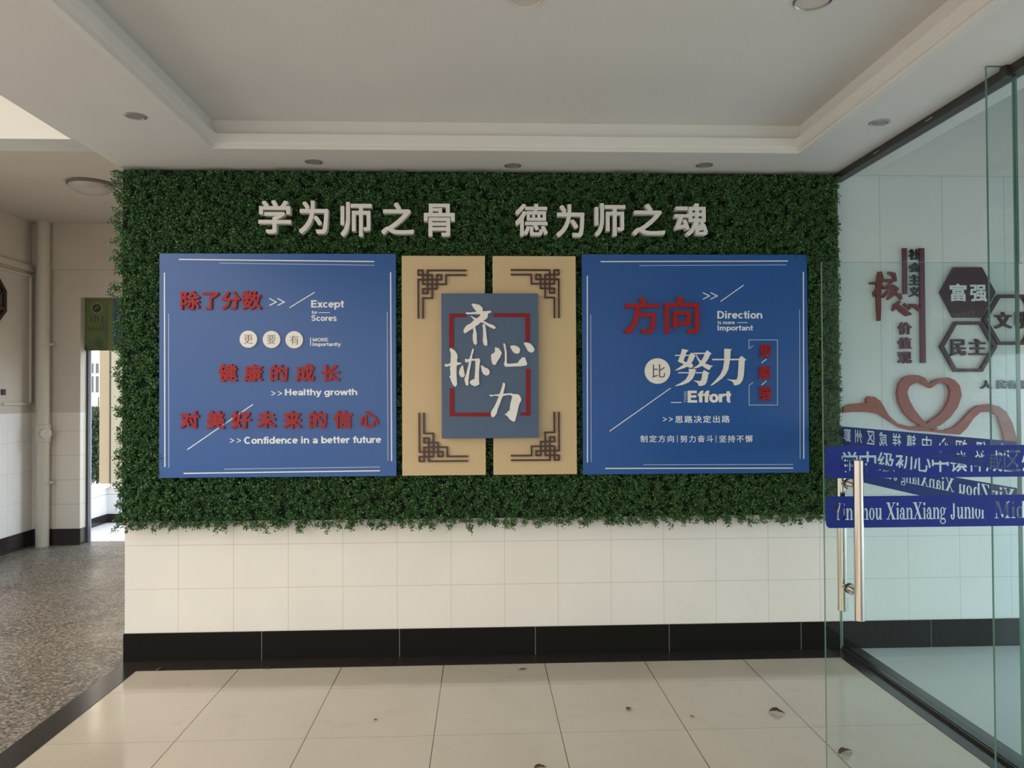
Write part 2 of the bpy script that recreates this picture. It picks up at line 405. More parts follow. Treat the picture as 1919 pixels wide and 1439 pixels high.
# ------------------------------------------------------------------ the setting
XL, XR, ZC, YB = -2.162, 2.253, 2.977, 3.73
struct(bx('floor', FLOOR, XL, XR, -9.5, .0, -.2, 0))
struct(bx('floor_corridor', TERR, -4.87, XL, -9.5, YB+.17, -.2, 0))
struct(bx('floor_outer', CONC, XR+.11, 12, -9.5, 4, -.2, -.0))
struct(bx('wall_feature', WT, XL, XR, 0, .24, 0, ZC+.6))
struct(bx('wall_right', WR, XR, 5.4, 0, .24, -.2, 4.2))
struct(bx('baseboard_feature', BASE, XL-.004, XR-.012, -.012, .1, 0, .1695, bevel=.002))
struct(bx('baseboard_right', BASE, XR+.012, 5.4, -.012, .1, 0, .1695, bevel=.002))
k = MB().box(XL-.003, XR-.085, -.165, -.012, 0, .0025).box(XL-.003, XL+.14, -9.5, -.165, 0, .0025).box(XR-.085, XR-.006, -9.5, -.012, 0, .0025)
struct(k.build('trim_1', BLK))
struct(bx('trim_2', BLK, XR-.006, XR+.03, -9.5, -.012, 0, .018, bevel=.003))
struct(bx('trim_3', mat('grey_stone_kerb', (.07, .075, .075), .35), XR+.03, XR+.115, -9.5, -.012, -.2, .004))
# soffit with a stepped ceiling tray
TX0, TX1, TY0, TY1 = -1.482, 1.823, -6.6, -.443
g_ = .03
s = MB().box(XL, TX0-g_, -9.5, .0, ZC, ZC+.3).box(TX1+g_, XR, -9.5, .0, ZC, ZC+.3).box(TX0-g_, TX1+g_, TY1+g_, .0, ZC, ZC+.3).box(TX0-g_, TX1+g_, -9.5, TY0-g_, ZC, ZC+.3)
struct(s.build('ceiling', CEIL))
struct(bx('ceiling_tray', CEIL, TX0-.1, TX1+.1, TY0-.1, TY1+.1, 3.14, 3.3))
prof = [(-.035, ZC-.0004), (0, ZC-.0004), (0, 2.994), (.010, 2.997), (.012, 3.004), (.018, 3.010), (.022, 3.05), (.022, 3.056), (-.012, 3.058), (-.012, 3.141)]
mb = MB(); R = []
for o_, z_ in prof: R.append([(TX0+o_, TY0+o_, z_), (TX1-o_, TY0+o_, z_), (TX1-o_, TY1-o_, z_), (TX0+o_, TY1-o_, z_)])
vs = [p for r in R for p in r]
mb.add(vs, [(k*4+i, k*4+(i+1) % 4, (k+1)*4+(i+1) % 4, (k+1)*4+i) for k in range(len(R)-1) for i in range(4)])
struct(mb.build('trim_4', TRIM, fix=False))
# left: high ceiling, dropped beam, corridor ceiling
struct(bx('ceiling_high', CEIL, -4.87, XL, -3.2, -.578, 5.2, 5.4))
struct(bx('trim_5', plaster('beam_paint', (.64, .63, .60)), -4.87, XL, -.578, -.372, ZC, 5.3))
struct(bx('trim_6', CEIL, XL-.02, XL, -9.5, -.578, ZC, 5.2))
struct(bx('ceiling_corridor', plaster('corridor_ceiling_paint', (.56, .51, .45)), -4.87, XL, -.372, 3.9, 3.49, 3.7))
struct(bx('wall_blocker_rear', plaster('rear_blocker_paint', (.40, .38, .35)), 1.0, XR, -8.2, -8.0, 0, ZC))  # added unseen wall, dark so boards and glass door reflect less sky
struct(bx('wall_blocker_front_right', CEIL, XR, 5.4, -6.5, -6.3, 0, 3.9))  # added unseen wall, shuts out daylight and its reflections in door and board
struct(bx('wall_blocker_far_right', CEIL, 5.4, 5.6, -6.5, .2, 2.0, 3.9))  # added unseen lintel, keeps daylight off the upper wall behind the glass
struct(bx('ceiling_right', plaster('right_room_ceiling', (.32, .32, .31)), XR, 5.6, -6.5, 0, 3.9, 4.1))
struct(bx('trim_7', DARKM, XR-.03, XR+.03, -6.5, -.0, 2.936, ZC+.01))
struct(bx('wall_partition_top', CEIL, XR, XR+.2, -6.5, 0, ZC, 3.95))
# corridor walls
DX0, DX1, DZ = -4.365, -2.9, 2.689
s = MB().box(-4.95, DX0, YB, YB+.17, 0, 3.6).box(DX0, DX1, YB, YB+.17, DZ, 3.6).box(DX1, XL+.3, YB, YB+.17, 0, 3.6)
struct(s.build('wall_back', WB))
struct(bx('trim_8', WB, -4.87, XL, YB-.02, YB, 2.99, 3.49))
struct(bx('wall_left', WL, -5.05, -4.87, 1.2, YB+.17, 0, 3.6))
struct(bx('wall_inner', WT, XL, XL+.2, .24, YB, 0, 3.6))
struct(bx('baseboard_left', BLK, -4.87, -4.855, 1.2, YB, 0, .172))
s = MB().box(-4.87, DX0, YB-.014, YB, 0, .173).box(DX0, DX0+.012, YB-.014, YB+.17, 0, .173)
struct(s.build('baseboard_back', BLK))
# doorway frame with a printed transom panel
d2 = thing('door_2', kind='structure', loc=(DX0, YB+.1, 0))
fa, fb, fc = at(157.5, 800, y=YB+.12).x, at(163.5, 800, y=YB+.12).x, at(171, 800, y=YB+.14).x
bx('door_frame', DGREY, fa-.03, fb, YB+.12, YB+.16, 0, DZ, d2)
bx('door_frame', STEELB, fb, fc, YB+.13, YB+.15, 0, 2.12, d2, bevel=.003)
GRN = mat('green_poster', (.085, .125, .035), .4)
def _g(m):
    P, x, y, z = coords(m)
    c = mix(m, noise(m, P, 3.5, 4, .42, .62), (.10, .135, .04), (.055, .085, .03))
    zz = math_node(m, 'SUBTRACT', 2.33, z)
    r = N(m, 'ShaderNodeMapRange'); L(m, zz, r.inputs[0]); r.inputs[2].default_value = .25
    f = math_node(m, 'MULTIPLY', noise(m, P, 9, 4, .45, .6), r.outputs[0])
    L(m, mix(m, f, c, (.012, .03, .012)), BS(m).inputs['Base Color'])
_g(GRN)
TYP = YB+.09
tp = bx('transom_panel', GRN, DX0+.0, DX1, TYP, TYP+.02, 2.113, DZ, d2)
p0 = at(211.5, 600, y=TYP).x; p1 = at(214.5, 600, y=TYP).x
bx('poster_band', mat('poster_yellow', (.13, .15, .035), .5), at(203, 600, y=TYP).x, p0, TYP-.002, TYP, 2.115, DZ-.002, tp)
bx('poster_band', mat('poster_teal', (.018, .06, .085), .5), p0, DX1, TYP-.002, TYP, 2.115, DZ-.002, tp)
bx('poster_band', mat('poster_light_line', (.12, .22, .26), .5), p0+.008, p0+.013, TYP-.004, TYP-.002, 2.115, DZ-.002, tp)
c = at(181.5, 577.5, y=TYP)
for n_, r_, dp, m_ in (('emblem_halo', .062, .001, mat('pale_green_print', (.17, .21, .09), .5)), ('emblem', .047, .002, mat('dark_green_print', (.012, .022, .008), .5))):
    MB().lathe((c.x, TYP, c.z), [(r_, 0), (r_, -dp)], 32, axis='y').build(n_, m_, tp)
MB().add([(c.x-.028, TYP-.003, c.z-.006), (c.x-.02, TYP-.003, c.z-.014), (c.x-.004, TYP-.003, c.z-.004), (c.x+.026, TYP-.003, c.z+.02), (c.x+.022, TYP-.003, c.z+.026), (c.x-.008, TYP-.003, c.z+.008)], [(0, 1, 2, 5), (2, 3, 4, 5)]).build('emblem_mark', bpy.data.materials['pale_green_print'], tp)
DGP = mat('faded_green_print', (.035, .05, .018), .5)
for i, (u, v, w_, h_) in enumerate(((170, 595, 2, 9), (176, 592, 5, 3), (177, 597, 2, 7), (183, 594, 2, 8), (190, 593, 4, 3), (191, 597, 2, 8), (167, 612, 2, 8), (172, 614, 1.5, 6), (176, 612, 1.5, 8), (180, 613, 1.5, 7), (185, 614, 1.5, 6), (189, 613, 1.5, 6), (193, 614, 1.5, 6))):
    a = at(u, v+h_, y=TYP); b = at(u+w_, v, y=TYP)
    bx('printed_stroke', DGP, a.x, b.x, TYP-.002, TYP, a.z, b.z, tp)
# ------------------------------------------------------------------ outside the doorway
struct(bx('floor_outdoor', plaster('outdoor_paving', (.72, .70, .70)), -9, -1.5, YB+.17, 16, -.25, -.001))
pc = at(200, 979, z=0)
s = MB().box(-5.0, pc.x, YB+.6, pc.y, 0, .44).box(-5.0, -2, pc.y, pc.y+.18, 0, .44)
lw = struct(s.build('wall_outdoor', OUTT))
s = MB().box(-5.02, pc.x+.02, YB+.6, pc.y+.2, .44, .47).box(pc.x, -2, pc.y-.02, pc.y+.2, .44, .47)
struct(s.build('trim_9', OUTW))
s = MB().box(pc.x, pc.x+.012, YB+.6, pc.y, 0, .11).box(pc.x, -2, pc.y-.012, pc.y, 0, .11)
struct(s.build('baseboard_outdoor', BLK))
a = at(186, 700, y=5.9); b = at(205.5, 700, y=5.9)
pl = thing('pillar', 'yellow painted pillar seen through the doorway, with a thin cable down its edge', 'pillar', ((a.x+b.x)/2, 6, 0))
bx('shaft', YEL, a.x, b.x, 5.9, 6.3, 0, 3.4, pl, bevel=.01)
MB().tube((b.x+.012, 5.9, 0), (b.x+.012, 5.9, 3.4), .009, n=8).build('cable', DGREY, pl)
a = at(206.5, 700, y=6.6)
pale = bx('pale_wall', OUTW, a.x, a.x+2.6, 6.6, 6.8, 0, 5)
tag(pale, 'pale pink-white wall beyond the yellow pillar outside the doorway', 'wall')
hb = thing('building', 'white building far outside the doorway, with grey windows', 'building', (-9.5, 15, 0))
a = at(171, 675, y=15); b = at(188, 675, y=15)
bx('facade', OUTW, a.x-2, b.x+2, 15, 15.5, -.2, at(176, 678, y=15).z, hb)
for v0, v1 in ((681, 699), (705, 735)):
    a = at(173, v1, y=15); b = at(185, v0, y=15)
    wn = bx('window', mat('far_window', (.12, .12, .14), .3), a.x, b.x, 14.97, 15.05, a.z, b.z, hb)
    bx('window_bar', OUTW, (a.x+b.x)/2-.02, (a.x+b.x)/2+.02, 14.95, 14.97, a.z, b.z, wn)
def leaves(name, m, pos, dirs, length, width, parent=None, rng=None, sd=1):
    """many small folded leaves as one mesh"""
    rng = rng or np.random.default_rng(sd); n = len(pos)
    d = dirs/np.linalg.norm(dirs, axis=1, keepdims=True)
    q = rng.normal(size=(n, 3)); s_ = np.cross(d, q); s_ /= np.linalg.norm(s_, axis=1, keepdims=True)
    nn = np.cross(d, s_)
    l = length*rng.uniform(.7, 1.25, (n, 1)); wd = width*rng.uniform(.75, 1.2, (n, 1))
    V = np.stack([pos, pos+d*l*.5+s_*wd*.5+nn*wd*.18, pos+d*l, pos+d*l*.5-s_*wd*.5+nn*wd*.18], 1).reshape(-1, 3)
    off = np.array(root_loc(parent)) if parent else np.zeros(3)
    me = bpy.data.meshes.new(name); me.vertices.add(4*n); me.vertices.foreach_set('co', (V-off).astype(np.float32).ravel())
    b = np.arange(n)[:, None]*4; T = np.concatenate([b+[0, 1, 2], b+[0, 2, 3]], 1).reshape(-1)
    me.loops.add(6*n); me.loops.foreach_set('vertex_index', T.astype(np.int32))
    me.polygons.add(2*n); me.polygons.foreach_set('loop_start', (np.arange(2*n)*3).astype(np.int32))
    me.update(calc_edges=True); me.validate(); me.materials.append(m)
    o = bpy.data.objects.new(name, me); COL.objects.link(o)
    if parent: o.parent = parent
    return o
rng = np.random.default_rng(3)
a = at(171, 760, y=8.2); b = at(187, 900, y=8.2)
sh = thing('shrub', 'dark green leafy shrub outside the doorway beside the pillar', 'shrub', ((a.x+b.x)/2, 8.2, 0))
n = 2600
pp = np.stack([rng.uniform(a.x-.35, b.x+.1, n), rng.uniform(7.9, 8.5, n), rng.uniform(.2, a.z-.05, n)], 1)
leaves('foliage', BUSH, pp, rng.normal(size=(n, 3)), .10, .05, sh, rng)
mb = MB()
for i in range(5): mb.tube((a.x-.2+.1*i, 8.2, 0), (a.x-.3+.14*i, 8.2, 1.6), .018, .008, 8)
mb.build('stem', DWOOD, sh)
# ------------------------------------------------------------------ corridor fittings
px_, py_ = -4.715, YB-.085
dp = thing('drain_pipe', 'thick cream drain pipe standing in the corner beside the doorway', 'pipe', (px_, py_, 0))
MB().tube((px_, py_, 0), (px_, py_, 3.49), .066, n=28).build('pipe', PIPE, dp, smooth=True)
for z0, z1 in ((1.12, 1.31),): MB().lathe((px_, py_, z0), [(.068, 0), (.075, .004), (.075, z1-z0-.004), (.068, z1-z0)], 28).build('coupling', PIPE, dp, smooth=True)
MB().tube((px_+.02, py_-.03, 1.215), (px_+.085, py_-.085, 1.215), .055, .055, 24).build('access_cap', PIPE, dp, smooth=True)
for z in (.685, 2.17, 2.95): MB().lathe((px_, py_, z-.012), [(.067, 0), (.071, .002), (.071, .022), (.067, .024)], 28).build('clamp', PIPE, dp, smooth=True)
for z in (.685, 2.17): bx('clamp_lug', PIPE, px_+.06, px_+.1, py_-.01, py_+.04, z-.012, z+.012, dp)
COND = mat('conduit_white', (.60, .57, .50), .5)
s = MB().box(-4.87, -4.848, 3.66, 3.688, 1.52, 2.91).box(-4.87, -4.848, 3.2, 3.66, 1.52, 1.545)
tag(s.build('cable_conduit', COND), 'thin pale cable conduit running down and along the corridor left wall', 'conduit')
s = MB().box(-4.87, -4.835, 1.2, YB, 2.955, 3.02)
tag(s.build('cable_trunking', plaster('trunking_paint', (.58, .53, .46))), 'long painted cable trunking along the top of the corridor left wall', 'trunking')
tag(MB().tube((-4.85, 1.2, 2.91), (-4.85, 3.69, 2.91), .012, n=10).build('cable', COND), 'single pale cable under the trunking on the corridor left wall', 'cable')
sk = thing('wall_socket', 'small black socket on the left wall of the corridor', 'socket', (-4.868, 3.22, 1.654))
bx('plate', mat('black_plastic', (.02, .018, .018), .4), -4.87, -4.855, 3.185, 3.245, 1.625, 1.685, sk, bevel=.003)
bx('outlet', DGREY, -4.855, -4.852, 3.2, 3.23, 1.64, 1.67, sk)
# octagonal lattice ornament on the left wall
oc = Vector((-4.87, 2.975, 2.585)); R8 = .25
lat = thing('lattice_ornament', 'dark brown octagonal wooden lattice ornament on the corridor left wall', 'wall ornament', oc)
def oct_ring(r0, r1, x0, x1):
    mb = MB(); vs = []
    for x in (x0, x1):
        for r in (r0, r1):
            for i in range(8):
                a = math.pi/8+i*math.pi/4; vs.append((oc.x+x, oc.y+r*math.cos(a)/math.cos(math.pi/8), oc.z+r*math.sin(a)/math.cos(math.pi/8)))
    fs = []
    for i in range(8):
        j = (i+1) % 8
        fs += [(i, j, 8+j, 8+i), (16+i, 24+i, 24+j, 16+j), (i, 16+i, 16+j, j), (8+i, 8+j, 24+j, 24+i)]
    return mb.add(vs, fs)
oct_ring(R8-.04, R8, 0, .032).build('outer_frame', DWOOD, lat)
oct_ring(R8-.115, R8-.085, 0, .025).build('inner_frame', DWOOD, lat)
for i in range(8):
    a = i*math.pi/4+math.pi/8; k = 1/math.cos(math.pi/8)
    p = oc+Vector((.018, (R8-.1)*k*math.cos(a), (R8-.1)*k*math.sin(a))); q = oc+Vector((.018, (R8-.02)*k*math.cos(a), (R8-.02)*k*math.sin(a)))
    MB().tube(p, q, .016, n=6).build('spoke', DWOOD, lat)
for i in range(4):
    a = i*math.pi/4
    MB().tube(oc+Vector((.014, (R8-.1)*math.cos(a), (R8-.1)*math.sin(a))), oc-Vector((-.014, (R8-.1)*math.cos(a), (R8-.1)*math.sin(a))), .012, n=6).build('lattice_bar', DWOOD, lat)
# dome lamp on the corridor ceiling
pa = at(170, 352, z=3.45); rr = .185
lamp = thing('ceiling_lamp', 'round dome lamp with dark rim on the corridor ceiling left of the hedge', 'lamp', (pa.x, pa.y, 3.49))
MB().lathe((pa.x, pa.y, 3.49), [(rr, 0), (rr+.006, -.006), (rr+.006, -.022), (rr-.01, -.028)], 40).build('rim', LAMPB, lamp, smooth=True)
MB().lathe((pa.x, pa.y, 3.464), [(rr-.008, 0)]+[((rr-.008)*math.cos(t*math.pi/16), -.075*math.sin(t*math.pi/16)) for t in range(1, 8)], 40).build('lamp_shade', mat('brownish_dome', (.42, .385, .345), .4), lamp, smooth=True)  # dome in one even tone, darker than the other diffusers
# ------------------------------------------------------------------ ceiling lights
LAB = {(254, 217): 'small round downlight in the left ceiling border', (588, 303): 'small downlight above the white character for learning at left of hedge',
       (961, 310): 'small downlight above the gap between the two slogans', (1320, 309): 'small downlight above the last character of the right slogan',
       (1648, 229): 'small round downlight in the right ceiling border near the glass'}
proto = None
for uv, lab in LAB.items():
    p = at(*uv, z=ZC)
    if proto is None:
        proto = t = thing('downlight', lab, 'downlight', (p.x, p.y, ZC), 'downlights in the ceiling border')
        MB().lathe((p.x, p.y, ZC), [(.052, .001), (.052, -.003), (.040, -.006), (.037, -.004), (.037, -.001)], 32).build('ring', LAMPR, t, smooth=True)
        MB().lathe((p.x, p.y, ZC), [(.036, .001), (.036, -.0035)], 32).build('diffuser', mat('downlight_face', (.33, .30, .27), .5), t)
    else:
        t = proto.copy(); COL.objects.link(t); t.location = (p.x, p.y, ZC); t['label'] = lab
        for ch in list(proto.children):
            c_ = ch.copy(); COL.objects.link(c_); c_.parent = t
for uv, lab, r_, sunk in (((985, -4), 'round ceiling light cut by the top edge, left of the two', .068, 0), ((1524, -1), 'round ceiling light with a bright metal ring, right of the two', .076, 1)):
    p = at(*uv, z=3.14)
    t = thing('ceiling_light', lab, 'ceiling light', (p.x, p.y, 3.14), 'round lights in the ceiling tray')
    MB().lathe((p.x, p.y, 3.14), [(r_, .001), (r_, -.006), (r_-.006, -.010), (r_-.012, -.006), (r_-.012, -.001)], 40).build('ring', CHROME if sunk else LAMPD, t, smooth=True)
    MB().lathe((p.x, p.y, 3.14), [(r_-.012, .001), (r_-.012, -.003)], 40).build('diffuser', LAMPD, t)
# ------------------------------------------------------------------ hedge wall
hz0, hz1 = .845, 2.972
hedge = thing('artificial_hedge', 'dark green artificial boxwood hedge covering the wall behind the slogan boards', 'hedge', (0, 0, hz0))
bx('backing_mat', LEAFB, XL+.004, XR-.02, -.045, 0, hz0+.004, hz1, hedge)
def make_hedge():
    rng = np.random.default_rng(11)
    holes = [(-1.905, -.51, 1.12, 2.452), (.613, 2.0, 1.117, 2.453), (-.475, .025, 1.121, 2.441), (.071, .575, 1.121, 2.441)]
    st = .027; gx = np.arange(XL+.004, XR-.012, st); gz = np.arange(hz0-.008, hz1+.01, st)
    X, Z = np.meshgrid(gx, gz); X = X.ravel(); Z = Z.ravel()
    X = X+rng.uniform(-.6, .6, X.size)*st; Z = Z+rng.uniform(-.6, .6, Z.size)*st
    keep = np.ones(X.size, bool)
    for x0, x1, z0, z1 in holes: keep &= ~((X > x0+.03) & (X < x1-.03) & (Z > z0+.03) & (Z < z1-.03))
    X, Z = X[keep], Z[keep]; T = X.size; K = 42
    # every tuft: a stem tilting outward, leaves around it
    tilt = rng.normal(size=(T, 3))*.28; tilt[:, 1] = -1
    lo = Z < hz0+.05; tilt[lo, 2] -= rng.uniform(.0, .38, lo.sum())
    le = X < XL+.05; tilt[le, 0] -= rng.uniform(.0, .25, le.sum())
    hgt = rng.uniform(.048, .082, T)*(1+.25*np.sin(X*9+Z*5)*np.sin(Z*7-X*3)); hgt[lo] *= rng.uniform(.7, 1.1, lo.sum())
    base = np.stack([X, np.full(T, -.035), Z], 1); K = 46
    t = rng.uniform(.15, 1, (T, K, 1))**.8
    d = tilt[:, None, :]
    pos = base[:, None, :]+d*hgt[:, None, None]*t+rng.normal(size=(T, K, 3))*np.array([.009, .003, .009])
    dirs = rng.normal(size=(T, K, 3))+d*.75
    pos = pos.reshape(-1, 3); dirs = dirs.reshape(-1, 3)
    ok = (pos[:, 2] < hz1-.018) & (pos[:, 1] > -.15) & (pos[:, 0] < XR-.025)
    ok &= (pos[:, 1] < -.03)
    for x0, x1, z0, z1 in holes: ok &= ~((pos[:, 0] > x0+.012) & (pos[:, 0] < x1-.012) & (pos[:, 2] > z0+.012) & (pos[:, 2] < z1-.012))
    pos, dirs = pos[ok], dirs[ok]
    return leaves('foliage', LEAF, pos, dirs, 
                  .0150, .0088, hedge, rng)
make_hedge()
# raised white characters on the hedge
ZH = [('学', (484, 375, 545, 437), 'leftmost of the left slogan, with three strokes on top'), ('为', (560, 376, 615, 437.4), 'second of the left slogan'), ('师', (638, 378.5, 696.4, 442.6), 'third of the left slogan'),
      ('之', (714.6, 379.6, 775.6, 439), 'fourth of the left slogan'), ('骨', (794.3, 381.7, 852, 442.6), 'last of the left slogan'),
      ('德', (966, 382, 1026, 442), 'first of the right slogan'), ('为', (1043, 383, 1095, 443.7), 'second of the right slogan'), ('师', (1115, 381, 1172, 442), 'third of the right slogan'),
      ('之', (1186, 382, 1246.6, 440.6), 'fourth of the right slogan'), ('魂', (1265, 381, 1326, 441.6), 'rightmost of the right slogan')]
for ch, px, ds in ZH:
    o = text('raised_character', ch, px, -.105, FOAM, depth=.05, off=.021)
    tag(o, f'white raised character {ch} on the hedge, {ds}', 'letter', 'white characters on the hedge')
# ------------------------------------------------------------------ left blue board
YF = -.13
def board(name, m, x0, x1, z0, z1, parent, yf=YF, th=.035): return MB().box(x0, x1, yf, yf+th, z0, z1).build(name, m, parent, bevel=.0015)
lb = thing('slogan_board', 'blue board with red slogans about scores and healthy growth, left of the tan boards', 'board', (-1.2075, -.1, 1.12))
board('panel', BLUE, -1.905, -.51, 1.12, 2.452, lb)
def red_row(body, boxes, parent, off=.026, depth=.015):
    for ch, px in zip(body, boxes): text('raised_character', ch, px, YF, RED, parent, depth, off)['label'] = 'red raised character '+ch
red_row('除了分数', [(338, 545, 374, 580), (378.7, 547, 410, 580), (414.6, 546, 450, 580), (453, 545, 490, 580)], lb)
red_row('健康的成长', [(409, 682, 444, 715), (457, 683, 492, 715), (506.5, 683, 539, 715), (554, 682, 589, 715), (601.5, 683, 637, 715)], lb, .03)
red_row('对美好未来的信心', [(336.5, 770, 372.5, 803), (386.6, 770, 420.5, 804), (433, 770, 470, 804), (481, 770, 516.5, 803), (529.6, 770, 565, 804), (579, 770, 612, 803), (624.6, 769, 660, 803), (674, 770, 709, 801)], lb, .03)
def chevrons(pts, dx, wid, m, parent):
    for k in (0, 1): pline('arrow_mark', [(u+dx*k, v) for u, v in pts], wid, YF, m, parent)
chevrons([(505.5, 559.5), (517.5, 566), (505.5, 572)], 15.2, .006, WHITEP, lb)
chevrons([(509, 733.5), (515.5, 737), (509, 740.5)], 12.6, .0045, WHITEP, lb)
chevrons([(431.5, 822), (438, 825.5), (431.5, 829)], 13, .0045, WHITEP, lb)
for p, q in (((542.5, 576.5), (589.5, 547.6)), ((350.7, 842.7), (474, 757.7))): line('slash_line', p, q, .0055, YF, WHITEP, lb)
tx = lambda b, px, off=.012, m=WHITEP, par=lb, **k: text('printed_text', b, px, YF, m, par, off=off, **k)
tx('Except', (583, 562.5, 644.5, 580), .022); tx('for', (584, 582, 595, 588.3), .014); tx('Scores', (583.5, 590.3, 631, 601.7), .022)
line('dash_line', (597, 585.7), (618, 585.7), .004, YF, WHITEP, lb)
tx('MORE', (586, 633, 614.8, 640)); tx('Importantly', (585.7, 641.6, 638.5, 650.5), .02)
line('bar_line', (582, 632.5), (582, 648), .005, YF, WHITEP, lb)
tx('Healthy growth', (534, 728.3, 669.5, 744.7), .024); tx('Confidence in a better future', (457.3, 816.5, 714.6, 832), .024)
for ch, c, px in (('更', (465.4, 635.5), (457.5, 627.5, 473.5, 644)), ('要', (508.7, 636), (500.5, 628, 516.5, 644.5)), ('有', (551.3, 636.6), (543.7, 628.5, 560, 645.5))):
    b_ = disc_px('round_badge', c, 16.5, YF, WHITE, lb, .012)
    text('printed_character', ch, px, YF-.012, INK, b_, off=-.012)
for p, q, t in (((335, 486), (701.5, 490), 1), ((411, 492.8), (701.5, 497), 0), ((308, 511), (309, 875), 1), ((316, 588), (316.6, 876), 0), ((732, 510), (733.8, 864), 1), ((725.5, 584), (727, 863), 0), ((344, 887), (712, 882), 1), ((420.5, 879), (712, 875), 0)):
    line('border_line', p, q, .0068 if t else .0042, YF, WHITEP if t else PALEP, lb)
# ------------------------------------------------------------------ right blue board
rb = thing('slogan_board', 'blue board with large red direction characters and white effort characters, right of the tan boards', 'board', (1.306, -.1, 1.117))
board('panel', BLUE, .613, 2.002, 1.117, 2.453, rb)
red_row('方向', [(1170, 556, 1236, 626), (1246, 555, 1310, 625)], rb, .018, .02)
red_row('更重要', [(1424, 646, 1446.5, 670.5), (1422, 685.5, 1445, 710.3), (1424, 724, 1446.5, 751)], rb, .026, .015)
chevrons([(1318, 548.7), (1329.6, 554.4), (1318, 560.2)], 14.4, .006, WHITEP, rb)
chevrons([(1243, 782.3), (1249, 785.5), (1243, 788.7)], 11.3, .0045, WHITEP, rb)
for p, q in (((1350.5, 564.8), (1393.6, 534.2)), ((1142.3, 808), (1257, 727)), ((1427.2, 680.1), (1436.5, 672.8)), ((1427.2, 721.4), (1436.5, 713.7))): line('slash_line', p, q, .005, YF, WHITEP, rb)
rx = lambda *a, **k: tx(*a, par=rb, **k)
rx('Direction', (1344.3, 582.7, 1428.5, 597.2), .018); rx('is more', (1345, 600.7, 1377, 607.6)); rx('Important', (1344.8, 609.3, 1411, 622), .018)
line('dash_line', (1381.5, 604.5), (1401, 604.5), .004, YF, WHITEP, rb); line('dash_line', (1257.5, 754.2), (1277, 754.2), .005, YF, WHITEP, rb)
text('printed_text', 'THAN', (1281.5, 733.5, 1287, 754.5), YF, PALEP, rb, off=.01, rot=True)
text('raised_text', 'Effort', (1289, 731.5, 1370, 755), YF, WHITE, rb, .006, .036)
rx('思路决定出路', (1265.4, 778.3, 1367.6, 792.6), .016, spacing=1.12); [rx(b_, (u0, 815.3, u1, 829), .010, spacing=1.14) for b_, u0, u1 in (('制定方向', 1200.4, 1263), ('努力奋斗', 1275, 1336.7), ('坚持不懈', 1348, 1410.4))]
for u in (1269.3, 1342): line('bar_line', (u, 815.5), (u, 829), .003, YF, WHITEP, rb)
b_ = disc_px('round_badge', (1232.6, 695.2), 23.9, YF, WHITE, rb, .014); text('printed_character', '比', (1222.6, 682.5, 1246.3, 707.5), YF-.014, INK, b_, off=-.004)
NU = [[(245,115),(300,125),(410,150),(380,170),(350,200),(280,400),(300,430),(370,450),(470,465),(520,520),(500,575),(440,585),(370,555),(300,590),(90,655),(80,640),(200,560),(290,490),(145,430),(150,410),(215,240),(240,150)],
      [(480,205),(590,290),(560,305),(515,400),(470,470),(380,540),(300,590),(290,520),(370,430),(430,270)], [(75,262),(440,262),(440,290),(75,290)],
      [(530,210),(830,210),(830,242),(530,242)], [(870,150),(980,240),(940,255),(900,350),(830,450),(740,530),(640,580),(530,605),(520,590),(640,520),(720,420),(790,290),(815,210)],
      [(590,230),(625,300),(680,380),(740,420),(830,480),(930,520),(1010,535),(960,570),(920,640),(850,610),(740,535),(670,440),(610,330)],
      [(155,692),(800,692),(800,720),(155,720)], [(415,610),(520,615),(605,630),(560,680),(550,760),(500,860),(400,950),(250,1010),(90,1040),(80,1025),(230,950),(340,870),(400,770),(420,680)],
      [(790,640),(930,720),(890,740),(880,830),(850,950),(800,1010),(720,1035),(660,1030),(640,970),(590,930),(530,905),(545,895),(640,910),(710,905),(740,830),(750,740),(765,690)]]
LI = [[(1000,360),(1700,360),(1700,395),(1000,395)], [(1300,110),(1480,125),(1445,160),(1440,300),(1420,450),(1390,620),(1330,740),(1230,850),(1100,950),(970,1030),(955,1015),(1080,890),(1200,750),(1270,600),(1295,420)],
      [(1720,290),(1835,385),(1795,410),(1785,600),(1770,780),(1740,900),(1680,980),(1600,1015),(1540,1020),(1520,950),(1470,910),(1370,880),(1380,865),(1500,880),(1610,880),(1635,780),(1650,560),(1655,400),(1660,350)]]
for ls, ch in ((NU, '努'), (LI, '力')): traced('raised_character', ls, 1260, 645, 13.234, YF, WHITE, rb, .012)['label'] = 'white raised character '+ch
pline('bracket_line', [(1411, 648), (1403.7, 653.3), (1403.7, 636.8), (1457, 636.8), (1457, 758.9), (1404, 758.9), (1404, 722), (1411, 716.6)], .0045, YF, PALEP, rb)
for p, q, t in (((1125.5, 490.2), (1476.6, 489), 1), ((1198, 497.5), (1474, 496.3), 0), ((1100.6, 516.6), (1100.9, 866.5), 1), ((1107, 589), (1108, 866), 0), ((1505.6, 509.5), (1506.4, 859.7), 1), ((1498.5, 580), (1499.5, 859.7), 0), ((1134, 877.7), (1486.5, 877), 1), ((1205.8, 870.7), (1486.5, 870.3), 0)):
    line('border_line', p, q, .0065 if t else .004, YF, WHITEP if t else PALEP, rb)
